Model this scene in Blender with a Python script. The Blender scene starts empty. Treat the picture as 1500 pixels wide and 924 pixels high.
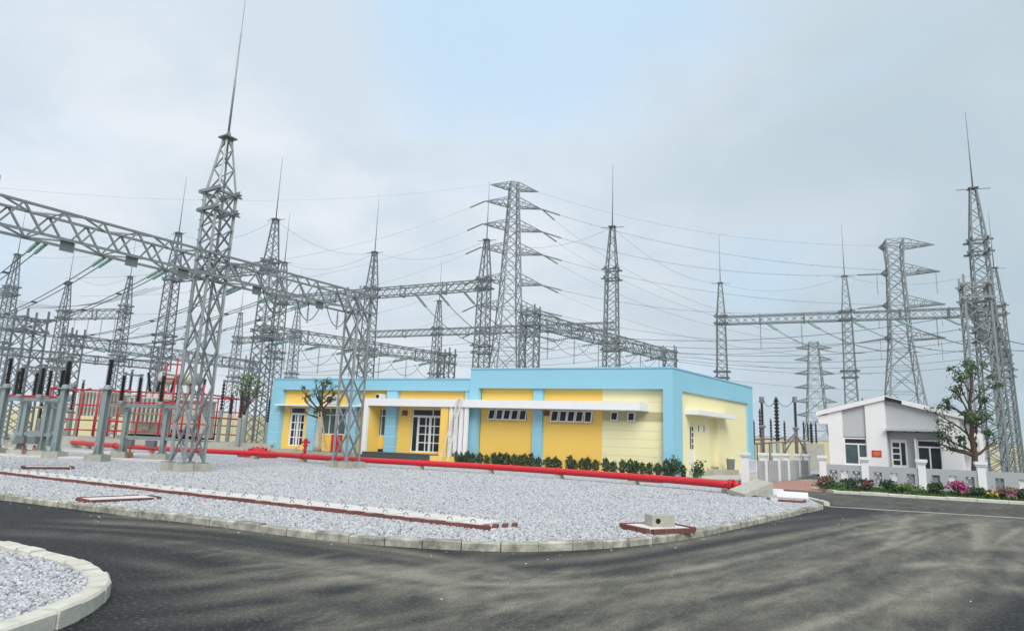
import bpy, bmesh, math, random
from mathutils import Vector, Matrix
random.seed(7)
S = bpy.context.scene
C = S.collection
rad = math.radians
# ---------------------------------------------------------------- camera
cd = bpy.data.cameras.new("camera"); cam = bpy.data.objects.new("camera", cd); C.objects.link(cam)
cd.sensor_width = 36.0; cd.lens = 23.1600; cd.clip_start = .05; cd.clip_end = 6000
cam.matrix_world = Matrix(((0.999263, -0.038388, -0.000000, 0.000000), (-0.007127, -0.185530, -0.982613, 0.000000), (0.037720, 0.981889, -0.185667, 1.650000), (0.000000, 0.000000, 0.000000, 1.000000)))
S.camera = cam
# ---------------------------------------------------------------- sky, sun, exposure
SUN_EL, SUN_AZ = rad(48), rad(168)          # azimuth clockwise from +Y: high, behind the camera
W = bpy.data.worlds.new("World"); S.world = W; W.use_nodes = True
nt = W.node_tree; nt.nodes.clear()
def wn(t, **k):
    n = nt.nodes.new(t)
    for a, b in k.items(): setattr(n, a, b)
    return n
def wl(a, b): nt.links.new(a, b)
def wmath(op, a, b=None, clamp=False):
    n = wn('ShaderNodeMath', operation=op, use_clamp=clamp)
    for i, x in enumerate((a, b)):
        if x is None: continue
        if isinstance(x, (int, float)): n.inputs[i].default_value = x
        else: wl(x, n.inputs[i])
    return n.outputs[0]
def wmix(f, a, b):
    n = wn('ShaderNodeMix', data_type='RGBA')
    for s, x in ((n.inputs[0], f), (n.inputs[6], a), (n.inputs[7], b)):
        if isinstance(x, (int, float)): s.default_value = x
        elif isinstance(x, tuple): s.default_value = (*x, 1)
        else: wl(x, s)
    return n.outputs[2]
sky = wn('ShaderNodeTexSky', sky_type='NISHITA', sun_disc=False, sun_elevation=SUN_EL, sun_rotation=SUN_AZ, air_density=1.0, dust_density=2.0, ozone_density=2.0)
tc = wn('ShaderNodeTexCoord'); sx = wn('ShaderNodeSeparateXYZ'); wl(tc.outputs['Generated'], sx.inputs[0])
dz = wmath('MAXIMUM', sx.outputs[2], 0.0)
den = wmath('ADD', dz, .28)
cx = wmath('DIVIDE', sx.outputs[0], den); cy = wmath('DIVIDE', sx.outputs[1], den)
cv = wn('ShaderNodeCombineXYZ'); wl(cx, cv.inputs[0]); wl(cy, cv.inputs[1])
def wnoise(scale, detail, rough, off):
    m = wn('ShaderNodeMapping'); m.inputs['Location'].default_value = off; wl(cv.outputs[0], m.inputs[0])
    n = wn('ShaderNodeTexNoise'); n.inputs['Scale'].default_value = scale; n.inputs['Detail'].default_value = detail; n.inputs['Roughness'].default_value = rough
    n.inputs['Distortion'].default_value = .25
    wl(m.outputs[0], n.inputs[0]); return n.outputs[0]
def wramp(x, a, b):
    n = wn('ShaderNodeMapRange', interpolation_type='SMOOTHSTEP'); n.inputs[1].default_value = a; n.inputs[2].default_value = b
    wl(x, n.inputs[0]); return n.outputs[0]
n1 = wnoise(.95, 5, .5, (3.1, 1.7, 0)); n2 = wnoise(2.1, 6, .55, (7.7, 2.2, 0)); n3 = wnoise(.7, 4, .5, (11.3, 5.4, 0))
gap = wn('ShaderNodeVectorMath', operation='DOT_PRODUCT'); wl(tc.outputs['Generated'], gap.inputs[0]); gap.inputs[1].default_value = (-.02, .80, .60)
gapf = wramp(wmath('ADD', gap.outputs['Value'], wmath('MULTIPLY', wmath('ADD', wmath('SUBTRACT', n2, .5), wmath('SUBTRACT', n1, .5)), .16)), .945, 1.01)
blue = wmath('MAXIMUM', wmath('MULTIPLY', wramp(n1, .52, .7), .8), gapf)                                   # thin places where the blue shows through the cloud
cloud = wmix(wramp(n2, .36, .66), (.59, .68, .755), (.73, .78, .84))
grey = wmath('ADD', wmath('MULTIPLY', sx.outputs[0], .75), wmath('MULTIPLY', n3, .9))
cloud = wmix(wramp(grey, .44, .98), cloud, (.425, .535, .605))   # the heavier rain-grey bank in the east
blue_sky = wn('ShaderNodeVectorMath', operation='SCALE'); wl(sky.outputs[0], blue_sky.inputs[0]); blue_sky.inputs[3].default_value = .105
thin = wmix(.8, blue_sky.outputs[0], (.56, .78, .98))
final = wmix(wmath('MULTIPLY', blue, .8), cloud, thin)
bg = wn('ShaderNodeBackground'); wl(final, bg.inputs[0]); bg.inputs[1].default_value = 1.0
wo = wn('ShaderNodeOutputWorld'); wl(bg.outputs[0], wo.inputs[0])
sd = bpy.data.lights.new("sun", 'SUN'); sd.energy = 2.6; sd.angle = rad(38); sd.color = (1, .965, .91)
sun = bpy.data.objects.new("sun", sd); C.objects.link(sun)
sdir = Vector((math.sin(SUN_AZ)*math.cos(SUN_EL), math.cos(SUN_AZ)*math.cos(SUN_EL), math.sin(SUN_EL)))
sun.rotation_euler = sdir.to_track_quat('Z', 'Y').to_euler(); sun.location = sdir*80
S.view_settings.view_transform = 'Standard'; S.view_settings.look = 'None'; S.view_settings.gamma = 1; S.view_settings.exposure = .2
S.render.resolution_x = 1024; S.render.resolution_y = 630
S.cycles.max_bounces = 5; S.cycles.diffuse_bounces = 3; S.cycles.glossy_bounces = 2; S.cycles.transmission_bounces = 2
# ---------------------------------------------------------------- materials
MATS = {}
def mat(name, col, rough=.7, metal=0., var=.0, vscale=6., bump=0., bscale=40., col2=None, spec=.4, rnd=0., streak=0.):
    """Principled surface with grain: var mixes towards col2 (or a darker tone) by noise, rnd varies by object, streak adds vertical weather runs."""
    if name in MATS: return MATS[name]
    m = bpy.data.materials.new(name); m.use_nodes = True; t = m.node_tree; b = t.nodes['Principled BSDF']
    b.inputs['Roughness'].default_value = rough; b.inputs['Metallic'].default_value = metal; b.inputs['Specular IOR Level'].default_value = spec
    N = t.nodes.new; L = t.links.new
    co = N('ShaderNodeTexCoord'); out = None
    def mix(f, a, bcol):
        x = N('ShaderNodeMix'); x.data_type = 'RGBA'
        for s, v in ((x.inputs[0], f), (x.inputs[6], a), (x.inputs[7], bcol)):
            if isinstance(v, (int, float)): s.default_value = v
            elif isinstance(v, tuple): s.default_value = (*v, 1)
            else: L(v, s)
        return x.outputs[2]
    c = col; c2 = col2 or tuple(v*.6 for v in col)
    def noise(sc, det=5, stretch=None):
        n = N('ShaderNodeTexNoise'); n.inputs['Scale'].default_value = sc; n.inputs['Detail'].default_value = det; n.inputs['Roughness'].default_value = .6
        src = co.outputs['Object']
        if stretch:
            mp = N('ShaderNodeMapping'); mp.inputs['Scale'].default_value = stretch; L(src, mp.inputs[0]); src = mp.outputs[0]
        L(src, n.inputs[0]); return n.outputs[0]
    def rng(x, a, bb):
        n = N('ShaderNodeMapRange'); n.inputs[1].default_value = a; n.inputs[2].default_value = bb; L(x, n.inputs[0]); return n.outputs[0]
    if var:
        f = rng(noise(vscale), .35, .75); k = N('ShaderNodeMath'); k.operation = 'MULTIPLY'; L(f, k.inputs[0]); k.inputs[1].default_value = var
        out = mix(k.outputs[0], c, c2)
    if streak:
        f = rng(noise(3., 6, (3, 3, .25)), .5, .85); k = N('ShaderNodeMath'); k.operation = 'MULTIPLY'; L(f, k.inputs[0]); k.inputs[1].default_value = streak
        out = mix(k.outputs[0], out or c, c2)
    if rnd:
        oi = N('ShaderNodeObjectInfo'); k = N('ShaderNodeMath'); k.operation = 'MULTIPLY'; L(oi.outputs['Random'], k.inputs[0]); k.inputs[1].default_value = rnd
        out = mix(k.outputs[0], out or c, c2)
    if out is None: b.inputs['Base Color'].default_value = (*c, 1)
    else: L(out, b.inputs['Base Color'])
    if bump:
        bn = N('ShaderNodeBump'); bn.inputs['Strength'].default_value = bump; bn.inputs['Distance'].default_value = .02
        L(noise(bscale, 4), bn.inputs['Height']); L(bn.outputs[0], b.inputs['Normal'])
    MATS[name] = m; return m
M_STEEL = mat('galvanised_steel', (.315, .34, .345), .45, .35, .5, 3., .1, 60, (.185, .205, .212), rnd=.45)
M_FARSTEEL = mat('weathered_galvanised_steel', (.22, .247, .253), .55, .3, .5, 1.2, 0, 1, (.105, .125, .132), rnd=.3)
M_PYLON = mat('old_pylon_steel', (.24, .27, .285), .6, .25, .5, .4, 0, 1, (.14, .165, .18))
M_POST = mat('grey_painted_steel', (.31, .36, .36), .5, .2, .4, 4., .05, 60, (.23, .28, .28), rnd=.25, streak=.3)
M_BLACK = mat('black_silicone', (.012, .012, .014), .45, 0, .3, 10, 0, 1, (.03, .03, .033))
M_GLASSINS = mat('green_glass_discs', (.26, .42, .385), .25, 0, .3, 8, 0, 1, (.18, .32, .30), .6)
M_GREYINS = mat('grey_porcelain', (.27, .29, .29), .35, 0, .3, 8, 0, 1, (.18, .2, .2), .5)
M_WIRE = mat('aluminium_conductor', (.10, .11, .115), .5, .5)
M_CONC = mat('cast_concrete', (.46, .45, .385), .9, 0, .6, 5, .25, 30, (.30, .295, .25), .2, rnd=.2)
M_KERB = mat('kerb_concrete', (.66, .645, .57), .9, 0, .7, 5, .3, 35, (.42, .41, .345), .2, rnd=.3)
M_KERBEDGE = mat('yard_kerb_concrete', (.60, .585, .49), .92, 0, 1., 5, .4, 30, (.10, .098, .088), .2, rnd=.42)
M_SLAB = mat('pale_cover_slab', (.72, .68, .66), .9, 0, .6, 6, .2, 40, (.52, .49, .46), .2, rnd=.3)
M_BRICK = mat('dark_red_brick', (.23, .095, .08), .9, 0, .7, 8, .3, 40, (.12, .05, .045), .2, rnd=.5)
M_RED = mat('red_pipe_paint', (.62, .012, .022), .4, 0, .35, 1.5, .05, 20, (.45, .01, .018), .5)
M_REDDARK = mat('red_frame_paint', (.52, .015, .03), .5, 0, .3, 3, 0, 1, (.36, .01, .02), .4)
M_BLUE = mat('pale_blue_render', (.29, .575, .715), .85, 0, .35, .9, .08, 60, (.26, .53, .665), .25, streak=.16)
M_YEL = mat('warm_yellow_render', (.91, .595, .135), .85, 0, .35, .9, .08, 60, (.87, .545, .105), .25, streak=.18)
M_CREAM = mat('cream_render', (.86, .79, .47), .85, 0, .3, .9, .08, 60, (.80, .72, .42), .25, streak=.18)
M_WHITE = mat('white_paint', (.82, .815, .82), .75, 0, .35, 1.2, .06, 50, (.74, .735, .735), .3, streak=.14)
M_WFRAME = mat('white_window_frame', (.80, .80, .79), .4, 0, .2, 4, 0, 1, None or (.7, .7, .69), .5)
M_HOUSEGREY = mat('grey_render', (.50, .515, .53), .85, 0, .4, 1., .08, 50, (.39, .405, .415), .3, streak=.12)
M_FENCEGREY = mat('grey_fence_render', (.42, .435, .45), .85, 0, .4, 1.2, .08, 50, (.34, .355, .365), .3, streak=.2)
M_GLASS = mat('dark_window_glass', (.014, .019, .022), .08, 0, .5, 1.5, 0, 1, (.03, .042, .042), .22)
M_GLASSG = mat('curtained_window_glass', (.075, .12, .125), .1, 0, .6, 2.5, 0, 1, (.025, .045, .05), .3)
M_STEP = mat('dark_granite', (.06, .07, .075), .5, 0, .5, 20, 0, 1, (.1, .11, .115), .4)
M_VENT = mat('grey_vent_block', (.30, .31, .32), .9, 0, .4, 3, .1, 30, (.2, .21, .22), .2)
M_PAVE = mat('pale_paving', (.52, .49, .43), .9, 0, .6, 2, .15, 20, (.40, .38, .33), .2)
M_REDPAVE = mat('red_drive_paver', (.42, .235, .19), .9, 0, .5, 3, .15, 20, (.32, .18, .15), .2, rnd=.4)
M_BARK = mat('rough_bark', (.105, .075, .052), .95, 0, .7, 9, .6, 25, (.05, .036, .027), .1)
M_BARKPALE = mat('pale_brown_bark', (.20, .145, .10), .95, 0, .7, 9, .6, 25, (.09, .065, .045), .1)  # bark in a lighter brown tone
M_LIME = mat('limewashed_bark', (.62, .58, .49), .95, 0, .7, 7, .5, 25, (.40, .36, .29), .1)
M_LEAF = mat('green_leaf', (.055, .12, .03), .6, 0, .9, 2.5, 0, 1, (.028, .065, .02), .3)
M_LEAFLITE = mat('young_leaf', (.12, .20, .055), .6, 0, .9, 2.5, 0, 1, (.06, .11, .03), .3)
M_SHRUB = mat('dark_shrub_leaf', (.048, .095, .03), .6, 0, .9, 7, 0, 1, (.014, .03, .013), .3, rnd=.35)
M_GRASS = mat('lawn_strip', (.07, .14, .028), .8, 0, .8, 6, 0, 1, (.035, .075, .016), .2)
M_PINK = mat('magenta_bracts', (.60, .055, .27), .7, 0, .7, 9, 0, 1, (.38, .03, .15), .2)
M_CRIMSON = mat('deep_red_bracts', (.30, .03, .07), .7, 0, .7, 9, 0, 1, (.14, .02, .05), .2)
M_YFLOWER = mat('yellow_flower', (.75, .50, .05), .7, 0, .5, 9, 0, 1, (.6, .3, .03), .2)
M_ROOF = mat('grey_roof_sheet', (.42, .44, .46), .6, .1, .4, 2, 0, 1, (.34, .36, .38), .3)
M_TANK = mat('beige_transformer_paint', (.56, .55, .48), .55, .1, .5, 2, .05, 20, (.44, .43, .37), .4, streak=.3)
M_WALLFAR = mat('far_cream_wall', (.66, .60, .36), .9, 0, .4, .5, 0, 1, (.58, .53, .33), .2, streak=.2)
M_ALU = mat('ladder_aluminium', (.55, .50, .42), .45, .4, .4, 6, 0, 1, (.42, .38, .31), .4)
M_BAMBOO = mat('weathered_bamboo', (.48, .36, .21), .8, 0, .6, 6, .1, 30, (.33, .24, .14), .2)
M_DARK = mat('black_parts_and_shade', (.015, .015, .017), .9)  # black parts, and shade painted into gaps and openings
M_ACCASE = mat('ac_casing', (.66, .65, .60), .5, 0, .3, 3, 0, 1, (.55, .54, .5), .4)
M_SIGN = mat('red_sign_board', (.60, .03, .02), .5, 0, .2, 3, 0, 1, (.5, .02, .015), .4)
M_SIGNTXT = mat('sign_gold_lettering', (.80, .42, .10), .5)
M_ORANGE = mat('orange_conduit', (.45, .11, .045), .6, 0, .5, 5, 0, 1, (.32, .08, .035), .4)
M_LABEL = mat('galvanised_plate', (.22, .24, .24), .5, .5, .4, 5)
# ---------------------------------------------------------------- mesh builder
class MB:
    def __init__(s): s.v = []; s.f = []; s.smooth = []
    def add(s, vs, fs, sm=False):
        o = len(s.v); s.v += [tuple(v) for v in vs]; s.f += [tuple(i+o for i in f) for f in fs]; s.smooth += [sm]*len(fs)
    def hexa(s, p):  # 8 points: bottom 0-3 ccw, top 4-7
        s.add(p, [(3, 2, 1, 0), (4, 5, 6, 7), (0, 1, 5, 4), (1, 2, 6, 5), (2, 3, 7, 6), (3, 0, 4, 7)])
    def box(s, x0, x1, y0, y1, z0, z1):
        s.hexa([(x0, y0, z0), (x1, y0, z0), (x1, y1, z0), (x0, y1, z0), (x0, y0, z1), (x1, y0, z1), (x1, y1, z1), (x0, y1, z1)])
    def frustum(s, cx, cy, z0, z1, a0, b0, a1, b1):
        s.hexa([(cx-a0, cy-b0, z0), (cx+a0, cy-b0, z0), (cx+a0, cy+b0, z0), (cx-a0, cy+b0, z0), (cx-a1, cy-b1, z1), (cx+a1, cy-b1, z1), (cx+a1, cy+b1, z1), (cx-a1, cy+b1, z1)])
    def frame(s, p, q, up=None):
        d = (Vector(q)-Vector(p)); L = d.length or 1e-6; d /= L
        up = Vector(up) if up else (Vector((0, 0, 1)) if abs(d.z) < .93 else Vector((1, 0, 0)))
        x = d.cross(up).normalized(); y = x.cross(d).normalized(); return d, x, y
    def bar(s, p, q, w, h=None, up=None):
        h = h or w; p = Vector(p); q = Vector(q); d, x, y = s.frame(p, q, up); a = x*(w/2); b = y*(h/2)
        s.hexa([p-a-b, p+a-b, p+a+b, p-a+b, q-a-b, q+a-b, q+a+b, q-a+b])
    def angle(s, p, q, w, t=None, up=None):   # L section
        t = t or w*.14; p = Vector(p); q = Vector(q); d, x, y = s.frame(p, q, up)
        pr = [(0, 0), (w, 0), (w, t), (t, t), (t, w), (0, w)]; pts = [(a-w*.35, b-w*.35) for a, b in pr]
        vs = [p+x*a+y*b for a, b in pts]+[q+x*a+y*b for a, b in pts]
        s.add(vs, [(0, 1, 7, 6), (1, 2, 8, 7), (2, 3, 9, 8), (3, 4, 10, 9), (4, 5, 11, 10), (5, 0, 6, 11), (5, 4, 3, 2, 1, 0), (6, 7, 8, 9, 10, 11)])
    def tube(s, pts, r, n=8, cap=True, smooth=True):
        pts = [Vector(p) for p in pts]; rs = r if isinstance(r, (list, tuple)) else [r]*len(pts); rings = []
        for i, p in enumerate(pts):
            d = (pts[min(i+1, len(pts)-1)]-pts[max(i-1, 0)]).normalized()
            up = Vector((0, 0, 1)) if abs(d.z) < .9 else Vector((1, 0, 0))
            x = d.cross(up).normalized(); y = x.cross(d).normalized()
            rings.append([p+x*(math.cos(2*math.pi*k/n)*rs[i])+y*(math.sin(2*math.pi*k/n)*rs[i]) for k in range(n)])
        vs = [v for r_ in rings for v in r_]; fs = []
        for i in range(len(pts)-1):
            for k in range(n): fs.append((i*n+k, i*n+(k+1) % n, (i+1)*n+(k+1) % n, (i+1)*n+k))
        s.add(vs, fs, smooth)
        if cap:
            o = len(s.v)-len(vs)
            s.f.append(tuple(o+k for k in range(n))[::-1]); s.f.append(tuple(o+(len(pts)-1)*n+k for k in range(n))); s.smooth += [False, False]
    def lathe(s, p, q, prof, n=10):   # prof: (t along p->q in metres, radius)
        p = Vector(p); q = Vector(q); d, x, y = s.frame(p, q); vs = []; fs = []
        for t, r in prof:
            for k in range(n):
                a = 2*math.pi*k/n; vs.append(p+d*t+x*(math.cos(a)*r)+y*(math.sin(a)*r))
        m = len(prof)
        for i in range(m-1):
            for k in range(n): fs.append((i*n+k, i*n+(k+1) % n, (i+1)*n+(k+1) % n, (i+1)*n+k))
        fs.append(tuple(range(n))[::-1]); fs.append(tuple((m-1)*n+k for k in range(n)))
        s.add(vs, fs)
    def leaf(s, c, n, size, asp=.55):
        c = Vector(c); n = Vector(n).normalized(); t = n.orthogonal().normalized(); t.rotate(Matrix.Rotation(random.uniform(0, 6.28), 3, n)); b = n.cross(t)
        t *= size; b *= size*asp; s.add([c-t, c-t*.1+b+n*size*.15, c+t, c-t*.1-b+n*size*.15], [(0, 1, 2), (0, 2, 3)])
    def mesh(s, name, mats, origin=(0, 0, 0)):
        me = bpy.data.meshes.new(name); o = Vector(origin)
        me.from_pydata([tuple(Vector(v)-o) for v in s.v], [], s.f)
        for m in (mats if isinstance(mats, (list, tuple)) else [mats]): me.materials.append(m)
        me.polygons.foreach_set('use_smooth', s.smooth); me.update(); return me
    def build(s, name, m, parent=None, origin=None, **props):
        """One mesh object; coordinates are world ones unless a parent gives its own origin."""
        if origin is None: origin = parent.get('_o', (0, 0, 0)) if parent else (0, 0, 0)
        o = bpy.data.objects.new(name, s.mesh(name, m, origin)); C.objects.link(o)
        if parent: o.parent = parent; o['_o'] = tuple(origin)
        else: o.location = origin
        for k, v in props.items(): o[k] = v
        return o
def thing(name, label, cat, loc=(0, 0, 0), group=None, rz=0.):
    o = bpy.data.objects.new(name, None); C.objects.link(o); o.location = loc; o.rotation_euler.z = rz; o.empty_display_size = .2
    o['label'] = label; o['category'] = cat; o['_o'] = tuple(loc)
    if group: o['group'] = group
    return o
def tag(o, label, cat, group=None):
    o['label'] = label; o['category'] = cat
    if group: o['group'] = group
    return o
def structure(o): o['kind'] = 'structure'; return o
def place(me, name, parent, mw=None, **props):   # a shared mesh as a part
    o = bpy.data.objects.new(name, me); C.objects.link(o)
    if parent: o.parent = parent
    if mw is not None: o.matrix_local = mw
    for k, v in props.items(): o[k] = v
    return o
def dup(root, loc, label, group=None, rz=None):
    r = root.copy(); C.objects.link(r); r.location = loc; r['label'] = label; r['_o'] = tuple(loc)
    if rz is not None: r.rotation_euler.z = rz
    if group: r['group'] = group
    for ch in list(root.children):
        c = ch.copy(); C.objects.link(c); c.parent = r
        for g in list(ch.children):
            d = g.copy(); C.objects.link(d); d.parent = c
    return r
ORD = "first second third fourth fifth sixth seventh eighth ninth tenth eleventh twelfth thirteenth fourteenth fifteenth sixteenth seventeenth eighteenth nineteenth twentieth".split()
def ordinal(i):   # 0-based
    if i < 20: return ORD[i]
    t = {2: 'twenty', 3: 'thirty'}[(i+1)//10]; r = (i+1) % 10
    return t+'-'+ORD[r-1] if r else {2: 'twentieth', 3: 'thirtieth'}[(i+1)//10]
# the building frame: u runs along the front wall from its sharp corner, v into the building
C0 = Vector((8.53, 34.45, 0)); UU = Vector((-math.cos(rad(23)), math.sin(rad(23)), 0)); VV = Vector((math.cos(rad(51.25)), math.sin(rad(51.25)), 0))
def P(u, v, z): return C0+UU*u+VV*v+Vector((0, 0, z))
def ub(mb, u0, u1, v0, v1, z0, z1, org=P):
    mb.hexa([org(u1, v0, z0), org(u0, v0, z0), org(u0, v1, z0), org(u1, v1, z0), org(u1, v0, z1), org(u0, v0, z1), org(u0, v1, z1), org(u1, v1, z1)])
# ---------------------------------------------------------------- ground, road, yard
def sheet(name, pts, z, m, parent=None):
    me = bpy.data.meshes.new(name); bm = bmesh.new()
    f = bm.faces.new([bm.verts.new((p[0], p[1], z)) for p in pts]); bmesh.ops.triangulate(bm, faces=[f]); bm.normal_update()
    if sum(q.normal.z for q in bm.faces) < 0: bmesh.ops.reverse_faces(bm, faces=bm.faces[:])
    bm.to_mesh(me); bm.free(); me.materials.append(m)
    o = bpy.data.objects.new(name, me); C.objects.link(o)
    if parent: o.parent = parent
    return o
M_SOIL = mat('bare_ground', (.30, .29, .24), .95, 0, .7, .05, 0, 1, (.16, .19, .09), .1)
me = bpy.data.meshes.new('terrain'); n = 96
vs = [(0, 40, -.05)]+[(math.cos(2*math.pi*k/n)*2500, 40+math.sin(2*math.pi*k/n)*2500, -.05) for k in range(n)]
me.from_pydata(vs, [], [(0, 1+k, 1+(k+1) % n) for k in range(n)]); me.materials.append(M_SOIL)
structure(bpy.data.objects.new('ground', me)); C.objects.link(bpy.data.objects['ground'])
KERB = [(-31, 24.5), (-14.968, 16.295, 0.000), (-10.676, 14.497, 0.000), (-9.120, 13.784, 0.000), (-7.043, 12.789, 0.000), (-5.325, 12.039, 0.000), (-3.756, 11.243, 0.000), (-2.610, 10.725, 0.000), (-1.657, 10.488, 0.000), (-0.814, 10.338, 0.000), (-0.069, 10.357, 0.000), (0.658, 10.524, 0.000), (1.798, 11.150, 0.000), (3.068, 12.244, 0.000), (3.985, 13.267, 0.000), (6.028, 15.835, 0.000), (9.734, 20.502, 0.000)]
KERB = [Vector((p[0], p[1], 0)) for p in KERB]
TURN = [Vector((p[0], p[1], 0)) for p in ((10.181, 21.301, 0.000), (10.621, 23.911, 0.000), (10.854, 27.814, 0.000))]
ISL = [(-7.317, 9.302, 0.130), (-6.468, 8.909, 0.130), (-5.561, 8.374, 0.130), (-4.863, 7.967, 0.130), (-4.329, 7.502, 0.130), (-4.047, 7.242, 0.100), (-3.944, 7.146, 0.030), (-3.830, 6.912, 0.000), (-3.676, 6.503, 0.000), (-3.564, 6.028, 0.000), (-3.591, 5.698, -0.000), (-3.625, 5.319, 0.000), (-3.670, 4.875, -0.000)]
ISL = [Vector((p[0], p[1], 0)) for p in ISL]
def smooth_line(pts, step):
    out = []; n = len(pts)
    for i in range(n-1):
        p0 = pts[max(i-1, 0)]; p1 = pts[i]; p2 = pts[i+1]; p3 = pts[min(i+2, n-1)]
        for k in range(12):
            t = k/12; out.append(.5*((2*p1)+(p2-p0)*t+(2*p0-5*p1+4*p2-p3)*t*t+(3*p1-p0-3*p2+p3)*t**3))
    out.append(pts[-1]); res = [out[0]]; acc = 0
    for a, b in zip(out, out[1:]):
        L = (b-a).length; s = step-acc
        while s <= L and L > 0: res.append(a+(b-a)*(s/L)); s += step
        acc = (acc+L) % step if step else 0
    return res
def offset_line(pts, d):
    out = []
    for i, p in enumerate(pts):
        t = (pts[min(i+1, len(pts)-1)]-pts[max(i-1, 0)]).normalized(); out.append(p+Vector((-t.y, t.x, 0))*d)
    return out
kl = smooth_line(KERB, .2); tl = [TURN[0], TURN[1], TURN[2]]; il = smooth_line(ISL, .1)
for _ in range(16): il = [il[0]]+[(a+b*2+c)/4 for a, b, c in zip(il, il[1:], il[2:])]+[il[-1]]
for _ in range(12): kl = [kl[0]]+[(a+b*2+c)/4 for a, b, c in zip(kl, kl[1:], kl[2:])]+[kl[-1]]
# asphalt: fresh black against the kerbs, dusty and tracked where wheels ran
def asphalt():
    m = bpy.data.materials.new('asphalt'); m.use_nodes = True; t = m.node_tree; b = t.nodes['Principled BSDF']; N = t.nodes.new; L = t.links.new
    b.inputs['Specular IOR Level'].default_value = .22
    co = N('ShaderNodeTexCoord'); at = N('ShaderNodeAttribute'); at.attribute_name = 'fresh'
    def noise(sc, det, rough, mp=None, dist=0., rot=0.):
        n = N('ShaderNodeTexNoise'); n.inputs['Scale'].default_value = sc; n.inputs['Detail'].default_value = det; n.inputs['Roughness'].default_value = rough; n.inputs['Distortion'].default_value = dist
        q = N('ShaderNodeMapping'); q.vector_type = 'TEXTURE'; q.inputs['Scale'].default_value = mp or (1, 1, 1); q.inputs['Rotation'].default_value = (0, 0, rot); L(co.outputs['Object'], q.inputs[0]); L(q.outputs[0], n.inputs[0]); return n.outputs[0]
    def rng(x, a, bb, c=0., d=1.):
        n = N('ShaderNodeMapRange'); n.interpolation_type = 'SMOOTHSTEP'
        for i, v in ((1, a), (2, bb), (3, c), (4, d)): n.inputs[i].default_value = v
        L(x, n.inputs[0]); return n.outputs[0]
    def mth(op, a, bb, cl=False):
        n = N('ShaderNodeMath'); n.operation = op; n.use_clamp = cl
        for i, v in enumerate((a, bb)):
            if isinstance(v, (int, float)): n.inputs[i].default_value = v
            else: L(v, n.inputs[i])
        return n.outputs[0]
    def mix(f, a, c):
        x = N('ShaderNodeMix'); x.data_type = 'RGBA'
        for s, v in ((x.inputs[0], f), (x.inputs[6], a), (x.inputs[7], c)):
            if isinstance(v, (int, float)): s.default_value = v
            elif isinstance(v, tuple): s.default_value = (*v, 1)
            else: L(v, s)
        return x.outputs[2]
    patch = noise(.40, 5, .6, (1.3, 1, 1), .8, rad(40)); fine = noise(1.5, 8, .7, (1.8, 1, 1), 1.0, rad(55)); sw = noise(1.5, 6, .62, (5, 1, 1), 1.6, rad(50)); sw2 = noise(1.4, 6, .62, (5, 1, 1), 1.6, rad(76))
    grain = noise(48, 4, .75); grit = noise(22, 5, .8)
    mid = noise(3.4, 7, .72, (1.6, 1, 1), 1.0, rad(60)); big = noise(.16, 4, .5, (1, 1, 1), .6)
    st1 = noise(4.5, 6, .65, (6, 1, 1), 1.2, rad(58)); st2 = noise(4.2, 6, .65, (6, 1, 1), 1.2, rad(20))
    dust = mth('ADD', mth('MULTIPLY', rng(patch, .34, .68), .26), mth('MULTIPLY', rng(fine, .34, .7), .28))
    dust = mth('ADD', dust, mth('MULTIPLY', rng(st1, .45, .66), .26)); dust = mth('ADD', dust, mth('MULTIPLY', rng(st2, .5, .68), .2))
    dust = mth('ADD', dust, mth('MULTIPLY', rng(mid, .42, .66), .22)); dust = mth('ADD', dust, mth('MULTIPLY', rng(big, .4, .6), .26))
    dust = mth('ADD', dust, mth('MULTIPLY', rng(sw, .42, .66), .26)); dust = mth('ADD', dust, mth('MULTIPLY', rng(sw2, .44, .68), .2))
    dust = mth('SUBTRACT', mth('MULTIPLY', dust, .52), mth('MULTIPLY', at.outputs['Fac'], .85), True)
    tr = N('ShaderNodeAttribute'); tr.attribute_name = 'track'
    dust = mth('ADD', dust, mth('MULTIPLY', tr.outputs['Fac'], mth('ADD', mth('MULTIPLY', rng(fine, .3, .62), .5), .55)), True)
    col = mix(dust, (.010, .0105, .012), (.315, .30, .24))
    col = mix(rng(grain, .35, .7), col, mix(.72, col, (.010, .010, .011)))
    col = mix(mth('MULTIPLY', rng(grit, .5, .75), .6), col, (.30, .29, .25))
    L(col, b.inputs['Base Color']); L(rng(dust, 0, 1, .62, .92), b.inputs['Roughness'])
    bn = N('ShaderNodeBump'); bn.inputs['Strength'].default_value = .5; bn.inputs['Distance'].default_value = .012; L(grain, bn.inputs['Height']); L(bn.outputs[0], b.inputs['Normal'])
    return m
M_ASPH = asphalt()
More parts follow.
